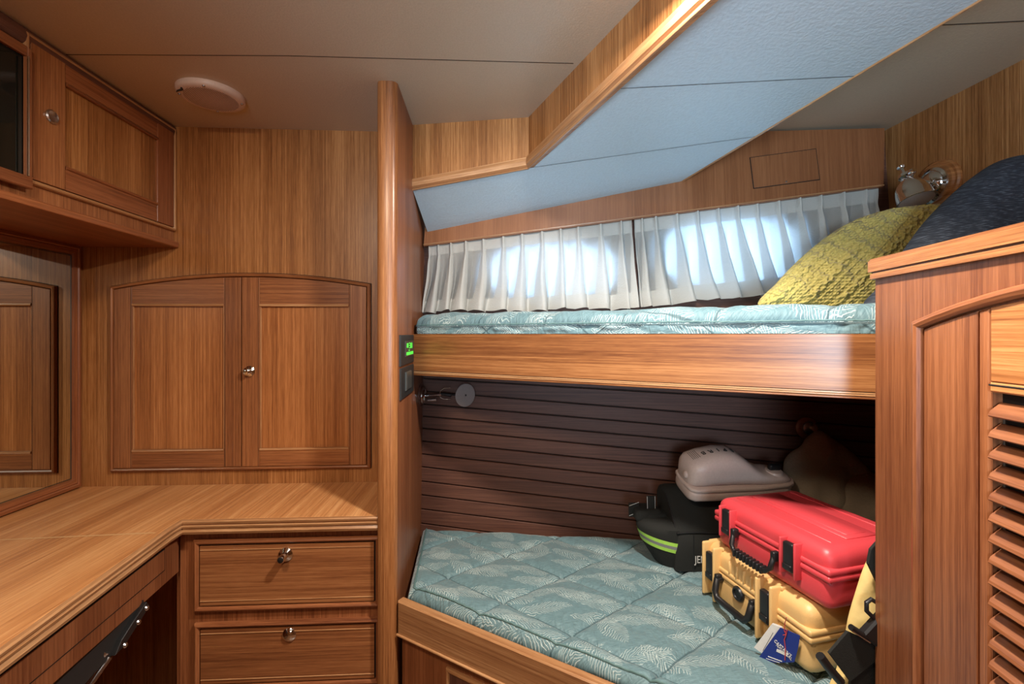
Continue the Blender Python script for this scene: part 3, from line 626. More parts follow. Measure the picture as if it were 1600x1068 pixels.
def arch_door(x0, x1, s0, s1, yt, ybm, kn=None):
    # x0..x1 door, s0/s1 inner panel edges, yt/ybm inner panel top/bottom
    b = MB(); e = .006; yb2 = yb+e
    def strip(xa, xb, ya, n=8): return [(xa, ya), (xb, ya)]+[(xb+(xa-xb)*i/n, topy(xb+(xa-xb)*i/n)-e-.001) for i in range(n+1)]
    b.slab(back, strip(x0, s0, yb2), 0, .010, 'stile', bev=.0008); b.slab(back, strip(s1, x1, yb2), 0, .010, 'stile', bev=.0008)
    b.slab(back, strip(s0+.0005, s1-.0005, yt), 0, .0095, 'stile', 'U', bev=.0006); b.slab(back, rect(s0+.0005, yb2, s1-.0005, ybm), 0, .0095, 'stile', 'U', bev=.0006)
    b.slab(back, rect(s0, ybm, s1, yt), 0, .003, 'panel')
    for y in (yt, ybm):
        b.mould(back, [(s0+.001, y+(.004 if y == yt else -.004)), (s1-.001, y+(.004 if y == yt else -.004))], .008, .005, 'trim', base=.008)
    for x, sg in ((s0, -1), (s1, 1)): b.mould(back, [(x+sg*-.002, ybm), (x+sg*-.002, yt)], .004, .006, 'trim', base=.003)
    b.mould(back, [(s0-.003, yb2), (s0-.003, topy(s0)-e-.002)], .0012, .0004, 'groove', base=.0098); b.mould(back, [(s1+.003, yb2), (s1+.003, topy(s1)-e-.002)], .0012, .0004, 'groove', base=.0098)
    o = b.obj('door', cu)
    if kn: knob(o, back.at(*back.px(*kn), .010), back.N, .013)
    return o
X = lambda u, v=600: back.px(u, v)[0]
Yv = lambda v, u=380: back.px(u, v)[1]
arch_door(xl+.007, X(379.0), X(210), X(353), Yv(479), Yv(699))
arch_door(X(380.8), xr-.007, X(408), X(547), Yv(479), Yv(699), (393, 579))

# ---------------------------------------------------------------- mirror on left wall
mi = thing('mirror', 'large rectangular wall mirror in teak frame above left end of counter', 'mirror', (XL, 1.0, .81))
ml = left.off(.014); zt = ml.px(110, 397)[1]; zb = ml.px(118, 747)[1]; y1 = (ml.px(110, 397)[0]+ml.px(118, 747)[0])/2; y0 = -.2
b_ = MB(); b_.slab(left, rect(y0, zb, y1, zt), .004, .010, 'mirror'); b_.obj('glass', mi)
b_ = MB(); w = .030
for pth in [rect(y0-w/2, zb-w/2, y1+w/2, zt+w/2)]:
    b_.mould(left, pth, w, .014, 'cab', closed=True, prof=[(-.5, 0), (-.5, .8), (-.2, 1), (-.1, .85), (.0, 1), (.35, .95), (.42, .6), (.5, .55), (.5, 0)][::1])
    b_.mould(left, rect(y0+.002, zb+.002, y1-.002, zt-.002), .004, .0115, 'black', closed=True)
b_.obj('frame', mi)

# ---------------------------------------------------------------- upper cabinet on left
XC = -.937; ZC = 1.524; uc = thing('upper_cabinet', 'teak overhead cabinet with framed door on left wall under ceiling', 'cabinet', (-1.06, 1.0, ZC))
ucf = FR((XC, 0, 0), (0, 1, 0))
b_ = MB(); b_.slab(ucf, rect(-.3, ZC, YB-.001, CEIL-.001), -(XC-XL)+.001, 0, 'stile'); b_.obj('body', uc)
b_ = MB(); b_.slab(FR((0, 0, ZC-.016), (1, 0, 0), (0, 1, 0)), rect(XL+.001, -.3, XC+.016, YB-.001), 0, .017, 'red', 'V'); b_.obj('bottom_board', uc, bevel=.003)
b_ = MB(); b_.mould(ucf, [(-.3, CEIL-.018), (YB-.002, CEIL-.018)], .034, .010, 'dark'); b_.obj('cornice', uc)
dy0 = (ucf.px(32, 52)[0]+ucf.px(47, 281)[0])/2; dy1 = (ucf.px(265, 203)[0]+ucf.px(270, 357)[0])/2; dzb = (ucf.px(47, 281)[1]+ucf.px(270, 357)[1])/2; dzt = (ucf.px(32, 52)[1]+ucf.px(265, 203)[1])/2
sy0 = (ucf.px(92, 133)[0]+ucf.px(100, 264)[0])/2; sy1 = (ucf.px(240, 217)[0]+ucf.px(241, 315)[0])/2; szt = (ucf.px(94, 133)[1]+ucf.px(240, 217)[1])/2; szb = (ucf.px(101, 264)[1]+ucf.px(241, 315)[1])/2
b_ = MB(); b_.slab(ucf, rect(dy0-.002, dzb-.002, dy1+.002, dzt+.002), 0, .001, 'groove')
b_.mould(ucf, rect(dy0-.004, dzb-.004, dy1+.004, dzt+.004), .010, .011, 'trim', closed=True)
b_.slab(ucf, rect(dy0+.002, dzb+.002, sy0-.001, dzt-.002), 0, .009, 'stile', bev=.0008); b_.slab(ucf, rect(sy1+.001, dzb+.002, dy1-.002, dzt-.002), 0, .009, 'red', bev=.0008)
b_.slab(ucf, rect(sy0, szt, sy1, dzt-.002), 0, .0088, 'red', 'U'); b_.slab(ucf, rect(sy0, dzb+.002, sy1, szb), 0, .0088, 'red', 'U'); b_.slab(ucf, rect(sy0, szb, sy1, szt), 0, .003, 'teak')
for y in (szt+.003, szb-.003): b_.mould(ucf, [(sy0, y), (sy1, y)], .008, .005, 'red', base=.008)
o = b_.obj('door', uc)
kc = ucf.at(*ucf.px(73, 182), .009); bb = MB(); bb.lathe(kc, ucf.N, [(.014, 0), (.0145, .003), (.012, .005), (.009, .0035), (.002, .003)], 'steel', 24); bb.obj('knob', o, smooth=True, angle=50)
tv = thing('television', 'dark glass screen in protruding teak surround left of overhead cabinet door', 'screen', (XC, .55, ZC))
ty1 = (ucf.px(33, 60)[0]+ucf.px(46, 290)[0])/2-.006; gy = ucf.px(27, 200)[0]
b_ = MB(); tz0, tz1 = ZC+.022, CEIL-.045; b_.slab(ucf, rect(.25, tz0+.02, gy, tz1-.02), 0, .010, 'dglass'); b_.obj('screen', tv)
b_ = MB(); wd2 = ty1-gy
b_.slab(ucf, rect(gy, tz0, ty1, tz1), .0115, .020, 'cab', bev=.002); b_.slab(ucf, rect(.25, tz0-.004, ty1, tz0+.020), .0115, .022, 'cab', 'U', bev=.002); b_.slab(ucf, rect(.25, tz1-.02, gy, tz1), .0115, .020, 'cab', 'U', bev=.002)
b_.mould(ucf, [(gy, tz0+.02), (gy, tz1-.02)], .003, .003, 'chrome', base=.02); b_.obj('surround', tv)

# ---------------------------------------------------------------- ceiling speaker
sp = thing('ceiling_speaker', 'round cream speaker grille on ceiling above arched cupboard', 'speaker', (-.716, 1.214, CEIL))
sc0 = Vector((-.712, 1.215, CEIL)); R_ = .077
b_ = MB(); b_.lathe(sc0, (0, 0, -1), [(R_, 0), (R_, .004), (R_*.985, .010), (R_*.94, .0135), (R_*.80, .0145), (.001, .0150)], 'white', 48); b_.obj('rim', sp, smooth=True, angle=50)
b_ = MB(); k = 34
for i in range(k):
    x = -R_*.78+2*R_*.78*(i+.5)/k; h = math.sqrt(max(0, (R_*.78)**2-x*x)); dr = Vector((.62, .78, 0)).normalized(); pr_ = Vector((dr.y, -dr.x, 0))
    b_.tube([sc0+dr*x-pr_*h+Vector((0, 0, -.0145)), sc0+dr*x+pr_*h+Vector((0, 0, -.0145))], .0009, 'slot', 6)
b_.obj('grille', sp)
b_ = MB(); c = sc0+Vector((-.052, -.045, -.0135)); ax = Vector((.75, -.66, 0)).normalized()
b_.tube([c-ax*.020, c-ax*.008, c+ax*.008+Vector((.003, .003, 0)), c+ax*.018], .003, 'ink', 8, rr=[.0006, .0026, .0036, .002]); b_.obj('tweeter_slot', sp)
for an in (.3, 1.9, 3.5, 5.0):
    b_ = MB(); b_.lathe(sc0+Vector((math.cos(an)*R_*.89, math.sin(an)*R_*.89, -.0135)), (0, 0, -1), [(.0038, 0), (.003, .002), (.001, .0022)], 'steel', 12); b_.obj('screw', sp)

# ---------------------------------------------------------------- bunks
ZU0, ZU1 = 1.129, 1.2505
ub = thing('upper_bunk', 'upper berth with wide teak front board across partition and cabinet', 'bunk', (ub0.x, ub0.y, ZU0))
b_ = MB(); aR = 1.42
b_.slab(ubf, rect(.001, ZU0+.014, aR, ZU1), -.022, 0, 'board', 'U'); b_.slab(ubf, rect(.001, ZU0, aR, ZU0+.004), -.022, .003, 'board', 'U', bev=.001)
b_.slab(ubf, rect(.001, ZU0+.005, aR, ZU0+.0085), -.022, .002, 'trim', 'U', bev=.0008); b_.slab(ubf, rect(.001, ZU0+.0095, aR, ZU0+.0125), -.022, .001, 'trim', 'U'); b_.slab(ubf, rect(.001, ZU0+.003, aR, ZU0+.016), -.022, -.004, 'groove')
b_.obj('front_board', ub, bevel=0)
def lxy(fr, x): # point on vertical frame line with world x
    return fr.O+fr.U*((x-fr.O.x)/fr.U.x)
def hullxy(x, z):
    p = hull.at(0, (z-hull.O.z)/hull.V.z); return p+hull.U*((x-p.x)/hull.U.x)
uR = lxy(ubf, 1.25)
b_ = MB(); g = .02; pol = [Vector((XP+.001, ub0.y, 0))-ubf.N*.023, lxy(ubf, 1.25)-ubf.N*.023, hullxy(1.25, 1.14), hullxy(XP+.002, 1.14)]
pol = [(p.x, p.y-(.004 if i > 1 else 0)) for i, p in enumerate(pol)]
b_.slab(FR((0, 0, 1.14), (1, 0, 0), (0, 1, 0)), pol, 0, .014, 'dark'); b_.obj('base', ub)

q1 = Vector((.56, -.83)).normalized(); q2 = Vector((.65, .76)); q0 = Vector((.18, .96))
def quilt_h(x, y):
    p = Vector((x, y))-q0; h = 0.0; e = []
    for dd, s_ in ((q1, .180), (q2, .182)):
        t = p.dot(dd)/s_; d = abs(t-round(t))*s_; e.append(d); h -= .005*math.exp(-(d/.006)**2)
    h += .010*min(1, (min(e)/.07))**.5
    h += .004*noise.noise(Vector((x*14, y*14, 1))) + .0020*noise.noise(Vector((x*40, y*22, 2)))
    return h
def mattress(name, label, quad_, z0, hgt, r, nx, ny, keep=None, drop=None, pip=True, quilted=True, puck=1.0, piph=None):
    FLq, FRq, BRq, BLq = [Vector(q[:2]) for q in quad_]
    def P(s, t): a = FLq.lerp(FRq, s); b = BLq.lerp(BRq, s); return a.lerp(b, t)
    cen = (FLq+FRq+BRq+BLq)/4
    ed_ = [(FLq, FRq), (FRq, BRq), (BRq, BLq), (BLq, FLq)]
    def ed(p):
        return min(abs((b-a).x*(p-a).y-(b-a).y*(p-a).x)/(b-a).length for a, b in ed_)
    vs = []; uv = []; idx = {}
    for i in range(nx+1):
        s = .5-.5*math.cos(math.pi*i/nx)*1 if False else i/nx
        for j in range(ny+1):
            t = j/ny; p = P(s, t); d = ed(p)
            z = z0 + (quilt_h(p.x, p.y) if quilted else .004*noise.noise(Vector((p.x*9, p.y*9, 0))))*min(1, d/.03)
            if d < r: z -= r*(1-math.sqrt(max(0, 1-(1-d/r)**2)))
            idx[i, j] = len(vs); vs.append(Vector((p.x, p.y, z))); uv.append((p.x, p.y))
    fs = []
    for i in range(nx):
        for j in range(ny):
            c = P((i+.5)/nx, (j+.5)/ny)
            if keep and not keep(c): continue
            fs.append([idx[i, j], idx[i+1, j], idx[i+1, j+1], idx[i, j+1]])
    # side skirt
    loop = [(i, 0) for i in range(nx)]+[(nx, j) for j in range(ny)]+[(i, ny) for i in range(nx, 0, -1)]+[(0, j) for j in range(ny, 0, -1)]
    n_ = len(loop); K = 8; base = len(vs); acc = 0
    for li, (i, j) in enumerate(loop):
        p = vs[idx[i, j]]; o = (Vector((p.x, p.y))-cen).normalized()
        a, b = (FLq, FRq) if j == 0 and i < nx else (FRq, BRq) if i == nx and j < ny else (BRq, BLq) if j == ny and i > 0 else (BLq, FLq)
        nn = Vector(((b-a).y, -(b-a).x)).normalized(); acc = (Vector((p.x, p.y))-a).length
        for k in range(1, K+1):
            t = k/K; pk = noise.noise(Vector((acc*24+li*0, t*1.3, a.x*3)))*.006*puck + noise.noise(Vector((acc*60, t*2, 5)))*.0035*puck
            bul = -.004+.0*t+(pk if k < K else 0)*math.sin(math.pi*min(1, t+.1))
            q = Vector((p.x, p.y))+nn*bul; zz = p.z-(hgt-r)*t+noise.noise(Vector((acc*7, 1, 1)))*.004*(1-t)*puck
            vs.append(Vector((q.x, q.y, zz))); uv.append((acc, zz*1.0+3))
    for li in range(n_):
        l2 = (li+1) % n_; a = idx[loop[li]]; b = idx[loop[l2]]
        prev = (a, b)
        if keep and not (keep(Vector(vs[a][:2])) and keep(Vector(vs[b][:2]))): continue
        for k in range(K):
            c, d = base+li*K+k, base+l2*K+k; fs.append([prev[0], c, d, prev[1]][::1]); prev = (c, d)
    b = MB(); b.mesh(vs, fs, 'quilt', uv)
    o = tag(b.obj(name, smooth=True, angle=180), label, 'mattress')
    if piph:
        a, bb = ed_[0]; nn = Vector(((bb-a).y, -(bb-a).x)).normalized(); n2 = int((bb-a).length/.006)
        pb = MB(); pb.tube([Vector(((a+(bb-a)*k/n2+nn*(-.0022))[0], (a+(bb-a)*k/n2+nn*(-.0022))[1], piph+.003*noise.noise(Vector((k*.03, 2, 1)))+.0005*math.sin(k*1.9))) for k in range(1, n2)], .0024, 'piping', 6); pb.obj('piping', o, smooth=True)
    elif pip:
        m_ = .016; path = []
        for a, bb in (ed_[3], ed_[0]):
            nn = Vector(((bb-a).y, -(bb-a).x)).normalized(); L_ = (bb-a).length; n2 = int(L_/.006)
            for k in range(n2):
                p = a+(bb-a)*(k/n2)-nn*m_
                if ed(p) < m_*.9: continue
                if keep and not keep(p): continue
                d = m_; z = z0-r*(1-math.sqrt(max(0, 1-(1-min(d, r)/r)**2)))+quilt_h(p.x, p.y)*min(1, d/.03)*(1 if quilted else 0)+.0012
                path.append(Vector((p.x, p.y, z+.0006*math.sin(k*1.7))))
        pb = MB(); pb.tube(path, .0024, 'piping', 6); pb.obj('piping', o, smooth=True)
    return o
FLu = Vector((XP+.006, ub0.y, 0))-ubf.N*.004; FRu = lxy(ubf, 1.245)-ubf.N*.004; BRu = hullxy(1.245, 1.3); BLu = hullxy(XP+.006, 1.3)
hN = Vector((hull.N.x, hull.N.y, 0))
um = mattress('mattress', 'upper berth mattress in teal leaf quilt, below the curtains', [FLu, FRu, BRu+hN*.012, BLu+hN*.012], 1.3035, .052, .030, 240, 50, puck=1.1, piph=1.277)
# lower bunk
lbk = thing('lower_bunk', 'lower berth base with golden teak front board beside the drawers', 'bunk', (lb0.x, lb0.y, 0))
aR2 = (lxy(lbf, .60)-lbf.O).length; zt0, zt1 = lbf.px(622, 991)[1], .597
b_ = MB(); b_.slab(lbf, rect(.001, zt0, aR2, zt1), -.02, 0, 'trim', 'U', bev=.003); b_.mould(lbf, [(.001, zt0), (aR2, zt0)], .006, .004, 'trim'); b_.obj('front_board', lbk)
b_ = MB(); b_.slab(lbf, rect(.006, 0, aR2, zt0), -.03, -.012, 'red'); b_.obj('base_panel', lbk)
b_ = MB(); lk = lbf.off(-.012); l0 = lk.px(702, 1044)
b_.mould(lk, rect(l0[0], .1, l0[0]+.28, l0[1]), .010, .010, 'trim', closed=True); b_.slab(lk, rect(l0[0]+.005, .105, l0[0]+.275, l0[1]-.005), 0, .006, 'dark', 'V', bev=.001); b_.obj('locker_door', lbk)
b_ = MB(); b_.slab(FR((0, 0, .535), (1, 0, 0), (0, 1, 0)), [(XP+.001, lb0.y+.03), (.60, lxy(lbf, .60).y+.03), (.60, .80), (1.2, 1.12), (1.2, 1.28), (XP+.001, 1.48)], 0, .008, 'dark'); b_.obj('base', lbk)
FLl = Vector((XP+.008, lb0.y, 0))-lbf.N*.024; FRl = lxy(lbf, 1.245)-lbf.N*.024; BRl = hullxy(1.245, .6); BLl = hullxy(XP+.008, .6)
def keep(c):
    q = Vector((c.x, c.y, 0))-cA; inside = q.dot(cab.N) < .012 and q.dot(Vector((cB.y, -cB.x, 0)).normalized()*1.0) > -.03
    return not inside
lm = mattress('mattress', 'lower berth mattress in teal leaf quilt, carrying the cases and bag', [FLl, FRl, BRl+hN*.014, BLl+hN*.014], .612, .060, .024, 420, 170, keep=keep, puck=1.3)

# ---------------------------------------------------------------- right cabinet with louvred door
rc = thing('louvred_cabinet', 'teak cabinet with arched louvre door at right edge, in front of the bunks', 'cabinet', cA)
zcap = cab.px(1368, 436)[1]; zcapt = cab.px(1368, 405)[1]
Wd = .62
tri = [(cA.x, cA.y), (cA+cab.U*Wd).to_2d()[:], ((cA+cab.U*Wd).x+.45, (cA+cab.U*Wd).y), ((cA+cB*.55).x, (cA+cB*.55).y)]
def plan_prism(b, poly, z0, z1, m, hz=False):
    n_ = len(poly); ar = sum(poly[i][0]*poly[(i+1) % n_][1]-poly[(i+1) % n_][0]*poly[i][1] for i in range(n_))
    if ar < 0: poly = poly[::-1]
    acc = 0
    b.face([(x, y, z1) for x, y in poly], m, [(x, y) for x, y in poly]); b.face([(x, y, z0) for x, y in poly[::-1]], m, [(x, y) for x, y in poly[::-1]])
    for i in range(n_):
        (x0, y0), (x1, y1) = poly[i], poly[(i+1) % n_]; l = math.hypot(x1-x0, y1-y0)
        b.face([(x0, y0, z0), (x1, y1, z0), (x1, y1, z1), (x0, y0, z1)], m, [(acc, z0), (acc+l, z0), (acc+l, z1), (acc, z1)] if hz else [(z0, acc), (z0, acc+l), (z1, acc+l), (z1, acc)]); acc += l
ci = cab.off(-.006)
tri2 = [tuple(v) for v in [(cA.x, cA.y), tuple((cA+cab.U*Wd)[:2]), tri[2], tri[3]]]
b_ = MB(); tri3 = [tuple((cA-cab.N*.014)[:2]), tuple((cA+cab.U*Wd-cab.N*.014)[:2]), tri2[2], tri2[3]]; plan_prism(b_, tri3, 0, zcap, 'cab')
oa0 = cab.px(1551, 700)[0]; oz = cab.px(1558, 613)[1]
for rc_ in (rect(.0, 0, oa0, zcap), rect(oa0, oz, Wd, zcap)): b_.slab(cab, rc_, -.014, 0, 'cab', 'V')
b_.obj('body', rc, bevel=0)
# cap moulding: three stacked layers overhanging
b_ = MB()
for z0, z1, ov in ((zcap, zcap+.0085, .007), (zcap+.0085, zcap+.0115, .0045), (zcap+.0115, zcapt-.003, .009), (zcapt-.003, zcapt, .0075)):
    c0 = cA+cab.N*ov-cab.U*ov; c1 = cA+cab.U*Wd+cab.N*ov; c3 = Vector((tri[3][0], tri[3][1], 0))-cab.U*ov
    r_ = .006; cr = [c0+cab.U*r_, c0+cab.U*r_*.3-cab.N*r_*.3, c0-cab.N*r_]
    plan_prism(b_, [tuple(p[:2]) for p in [c1]+cr+[c3]]+[tri[2]], z0, z1, 'cab' if ov < .005 else 'board', True)
b_.obj('cap', rc)
dr0 = cab.px(1438, 800)[0]; zA = cab.px(1438, 507)
def archz(a): return zA[1]+(.32*(a-zA[0])-.62*(a-zA[0])**2)
b_ = MB(); dw = .50
pth = [(zA[0], 0.05)]+[(zA[0]+dw*i/14, archz(zA[0]+dw*i/14)) for i in range(15)]
b_.mould(cab, pth, .014, .010, 'cab')
b_.obj('door_frame', rc)
st0 = cab.px(1447, 700)[0]; st1 = cab.px(1531, 700)[0]; bd1 = cab.px(1550, 700)[0]; ra0 = cab.px(1553, 505)[1]; ra1 = cab.px(1556, 596)[1]; ra2 = cab.px(1558, 613)[1]
b_ = MB()
def stp(xa, xb, za, n=6, e=.010): return [(xa, za), (xb, za)]+[(xb+(xa-xb)*i/n, archz(xb+(xa-xb)*i/n)-e) for i in range(n+1)]
b_.slab(cab, stp(st0, st1, .05), 0, .003, 'cab', bev=.001)
b_.slab(cab, stp(st1+.0015, bd1, .05), 0, .003, 'red', bev=.0025)
b_.slab(cab, stp(bd1+.001, bd1+.36, ra1), 0, .0025, 'panel', 'U', bev=.001)
b_.slab(cab, rect(bd1+.001, ra2, bd1+.36, ra1-.001), 0, .004, 'panel', 'U', bev=.002); b_.mould(cab, [(bd1+.001, ra1-.004), (bd1+.36, ra1-.004)], .0022, .0010, 'groove', base=.0036)
b_.slab(cab, rect(bd1+.001, .05, bd1+.36, ra2), -.012, -.0105, 'groove')
do = b_.obj('door', rc)
b_ = MB(); zs_ = [cab.px(1562, v)[1] for v in (640, 672.5, 705.5)]; dz = zs_[1]-zs_[2]; z = zs_[0]; n0 = 0
sl0 = bd1+.0035
while z > .1:
    O2 = cab.at(0, z, .002); nvec = (cab.N*.74+Z*-.62).normalized(); up = (cab.N*.62+Z*.74).normalized()
    # slat: tilted board projecting outward & down
    th = .0048; ln = .0215
    prof = [(0, th/2), (ln*.85, th/2), (ln, th*.2), (ln, -th*.2), (ln*.85, -th/2), (0, -th/2)]
    rows_ = []
    for s in (sl0, sl0+.002, sl0+.34):
        k_ = .8 if s == sl0 else 1
        rows_.append([cab.at(s, z+.006, -.008)+nvec*(x_*k_)+up*y_ for x_, y_ in prof])
    for i in range(2):
        for j in range(6):
            j2 = (j+1) % 6; ss = (0, .002, .34)
            b_.face([rows_[i][j], rows_[i+1][j], rows_[i+1][j2], rows_[i][j2]], 'cab', [(ss[i], n0*.1+j*.004), (ss[i+1], n0*.1+j*.004), (ss[i+1], n0*.1+j*.004+.004), (ss[i], n0*.1+j*.004+.004)])
    b_.face(rows_[0][::-1], 'cab')
    z -= dz; n0 += 1
b_.obj('louvres', do)

# ---------------------------------------------------------------- pillows (closed cushions from an outline in their own plane)
def smooth_poly(P, n=72):
    m_ = len(P); out = []
    for i in range(n):
        t = i*m_/n; k = int(t); f = t-k; p0, p1, p2, p3 = (Vector(P[(k+q-1) % m_]) for q in range(4))
        out.append(.5*((2*p1)+(p2-p0)*f+(2*p0-5*p1+4*p2-p3)*f*f+(3*p1-p0-3*p2+p3)*f**3))
    return out
def cushion(b, fr, outline, thick, m, rings=18, back_=.6, wr=.0, exp=.5, seed=0, disp=None, npts=72):
    P = smooth_poly(outline, npts); c = sum(P, Vector((0, 0)))/len(P); vs = []; uv = []; n_ = len(P); fs = []
    for side in (1, -1):
        for k in range(rings+1):
            f = math.sin(math.pi/2*k/rings)
            for p in P:
                q = c+(p-c)*f; h = thick*(1-f*f)**exp*(side if side > 0 else -back_)
                if wr: h += wr*noise.noise(Vector((q.x*18+seed, q.y*18, side)))*(1-f**4)
                if disp: h += disp(q)*side*min(1, (1-f)*30)
                vs.append(fr.at(q.x, q.y, h)); uv.append((q.x, q.y))
    for sd in (0, 1):
        o_ = sd*(rings+1)*n_
        for k in range(rings):
            for i in range(n_):
                a, b2, c2, d2 = o_+k*n_+i, o_+k*n_+(i+1) % n_, o_+(k+1)*n_+(i+1) % n_, o_+(k+1)*n_+i
                fs.append([a, d2, c2, b2] if sd == 0 else [a, b2, c2, d2])
    b.mesh(vs, fs, m, uv)
def knit_disp(q):
    a = .82; x = q.x*math.cos(a)+q.y*math.sin(a); y = -q.x*math.sin(a)+q.y*math.cos(a)
    x, y = y, x
    col = x/.052; c = col-math.floor(col)-.5; k = math.floor(col); h = 0.0
    if abs(c) < .24:
        p = .10*math.sin(2*math.pi*y/.055+k*1.3)
        h += .0050*(math.exp(-((c-p)/.065)**2)+math.exp(-((c+p)/.065)**2))
    else:
        h += .0028*math.exp(-((abs(c)-.34)/.035)**2)
    h += .0021*math.sin(2*math.pi*y/.0105)*math.sin(2*math.pi*x/.0105+math.pi/4*(int(y/.0105) % 2))
    return h
def camframe(D, tilt=0.0, yaw=0.0):
    U = Wc(math.cos(yaw), math.sin(yaw)); n = U.cross(Z); V = (Z*math.cos(tilt)-n*math.sin(tilt)); return FR(dep(800, 522, D), U, V)
kf = camframe(1.10, 0, -.12); kf = FR(dep(1300, 450, 1.12), Wc(1, -.15), Z+Wc(.0, .22))
ol = kf.pts([(1186, 478), (1214, 441), (1252, 402), (1295, 367), (1340, 342), (1390, 328), (1440, 322), (1486, 322), (1530, 345), (1556, 390), (1560, 440), (1530, 482), (1440, 490), (1360, 488), (1270, 484)])
b_ = MB(); cushion(b_, kf, ol, .055, 'knit', 130, wr=.004, disp=knit_disp, npts=520); o = b_.obj('pillow', smooth=True, angle=180)
tag(o, 'mustard yellow cable-knit pillow on the upper berth', 'pillow')
df = FR(dep(1480, 420, .90), Wc(1, -.10), Z+Wc(.0, .15))
ol = df.pts([(1352, 482), (1372, 448), (1400, 408), (1440, 352), (1480, 310), (1520, 276), (1560, 252), (1610, 243), (1655, 262), (1672, 330), (1668, 420), (1640, 484), (1560, 492), (1450, 490)])
b_ = MB(); cushion(b_, df, ol, .05, 'denim', 20, wr=.006, seed=4); o = b_.obj('pillow', smooth=True, angle=180)
tag(o, 'dark navy woven pillow leaning above the louvred cabinet', 'pillow')

# ---------------------------------------------------------------- wall reading lamp (chrome, upper right)
lp = right.at(*right.px(1467, 287)); la = thing('reading_lamp', 'polished chrome bell reading lamp on round teak mount over mustard pillow', 'lamp', lp)
n = right.N
b_ = MB(); b_.lathe(lp, n, [(.064, 0), (.064, .006), (.060, .010), (.054, .010), (.051, .016), (.044, .018), (.04, .018)], 'panel', 40); b_.obj('wooden_base', la, smooth=True, angle=40)
b_ = MB(); b_.lathe(lp+n*.018, n, [(.044, 0), (.043, .004), (.036, .008), (.034, .006), (.030, .012), (.020, .018), (.010, .020)], 'chrome', 40); b_.obj('chrome_rose', la, smooth=True, angle=40)
sj = right.off(.10).at(*right.off(.10).px(1420, 284)); b_ = MB(); b_.tube([lp+n*.03, lerp(lp+n*.03, sj, .5)+Vector((0, 0, .004)), sj], .007, 'chrome', 12); b_.tube([lerp(lp+n*.03, sj, .62), lerp(lp+n*.03, sj, .95)], .011, 'chrome', 14, rr=[.009, .011]); b_.obj('arm', la, smooth=True, angle=40)
sa = right.off(.10).at(*right.off(.10).px(1413, 272)); sb = right.off(.10).at(*right.off(.10).px(1432, 316)); ax = (sb-sa).normalized(); ax = (ax+Vector((.0, -.02, 0))).normalized(); ls = (sb-sa).length
b_ = MB(); b_.lathe(sa, ax, [(.004, 0), (.015, .002), (.017, .012), (.013, .016), (.016, .024), (.028, .036), (.036, .052), (.040, .070), (.043, ls-.004), (.046, ls), (.045, ls+.001), (.040, ls-.006), (.003, ls-.012)], 'chrome', 36); b_.obj('shade', la, smooth=True, angle=45)
b_ = MB(); b_.lathe(sa+ax*(ls-.006), ax, [(.040, 0), (.039, .002), (.001, .003)], 'white', 28); b_.obj('lens', la, smooth=True)['label'] = 'frosted lens'
b_ = MB(); b_.lathe(sa+ax*.001, -ax, [(.006, 0), (.0055, .020), (.010, .024), (.0105, .027), (.004, .028)], 'chrome', 18); b_.obj('switch_knob', la, smooth=True, angle=40)
sd_ = ax.cross(n).normalized(); b_ = MB(); b_.lathe(sa+ax*.010-sd_*.012, -sd_, [(.007, 0), (.009, .010), (.006, .016)], 'chrome', 14); b_.obj('swivel_screw', la, smooth=True, angle=40)
# lamp without shade at foot of lower berth
pp = part.at(*part.px(656, 618)); ll = thing('reading_lamp', 'chrome lamp arm with open wire fork and pale disc below upper berth', 'lamp', pp)
n = part.N
b_ = MB(); b_.lathe(pp, n, [(.036, 0), (.036, .004), (.031, .008), (.029, .008)], 'dark', 28); b_.obj('wooden_base', ll, smooth=True, angle=40)
b_ = MB(); b_.lathe(pp+n*.008, n, [(.029, 0), (.029, .003), (.024, .006), (.022, .010), (.014, .013)], 'chrome', 28); b_.obj('chrome_rose', ll, smooth=True, angle=40)
D0 = (pp-CAM).dot(Wc(0, 1)); e1_ = dep(690, 616, D0-.01); b_ = MB(); b_.tube([pp+n*.015, e1_], .0045, 'steel', 10); b_.tube([dep(668, 625, D0-.015), dep(682, 624, D0-.015)], .006, 'steel', 10, rr=[.004, .007]); b_.obj('arm', ll, smooth=True)
b_ = MB(); D2 = D0-.01
b_.tube([dep(704, 605.5, D2), dep(694, 606, D2), dep(688.5, 610, D2), dep(687, 616, D2), dep(688.5, 621, D2), dep(694, 623.5, D2), dep(704, 623.5, D2)], .0014, 'steel', 8)
b_.tube([dep(690, 615, D2), dep(705, 617, D2)], .006, 'black', 10, rr=[.004, .007]); b_.tube([dep(705, 617, D2), dep(722, 617, D2)], .0025, 'black', 8); b_.obj('wire_fork', ll, smooth=True)
dc = dep(727, 617, D2); dn = Wc(-.80, -1, .05).normalized(); dn = Vector(Wc(.62, -.78, 0)).normalized()
b_ = MB(); b_.lathe(dc, dn, [(.036, -.003), (.0375, -.001), (.0375, .001), (.036, .0022), (.001, .0024)], 'matt_disc', 36); b_.obj('reflector_disc', ll, smooth=True, angle=30)['label'] = 'pale round disc'
b_ = MB(); rt = dn.cross(Z).normalized(); b_.rbox((0, 0, 0), (.005, .001, .006), 0, 'ink', M4=Matrix.Translation(dc+dn*.003) @ Matrix((rt, dn, Z)).transposed().to_4x4()); b_.obj('socket_hole', ll)
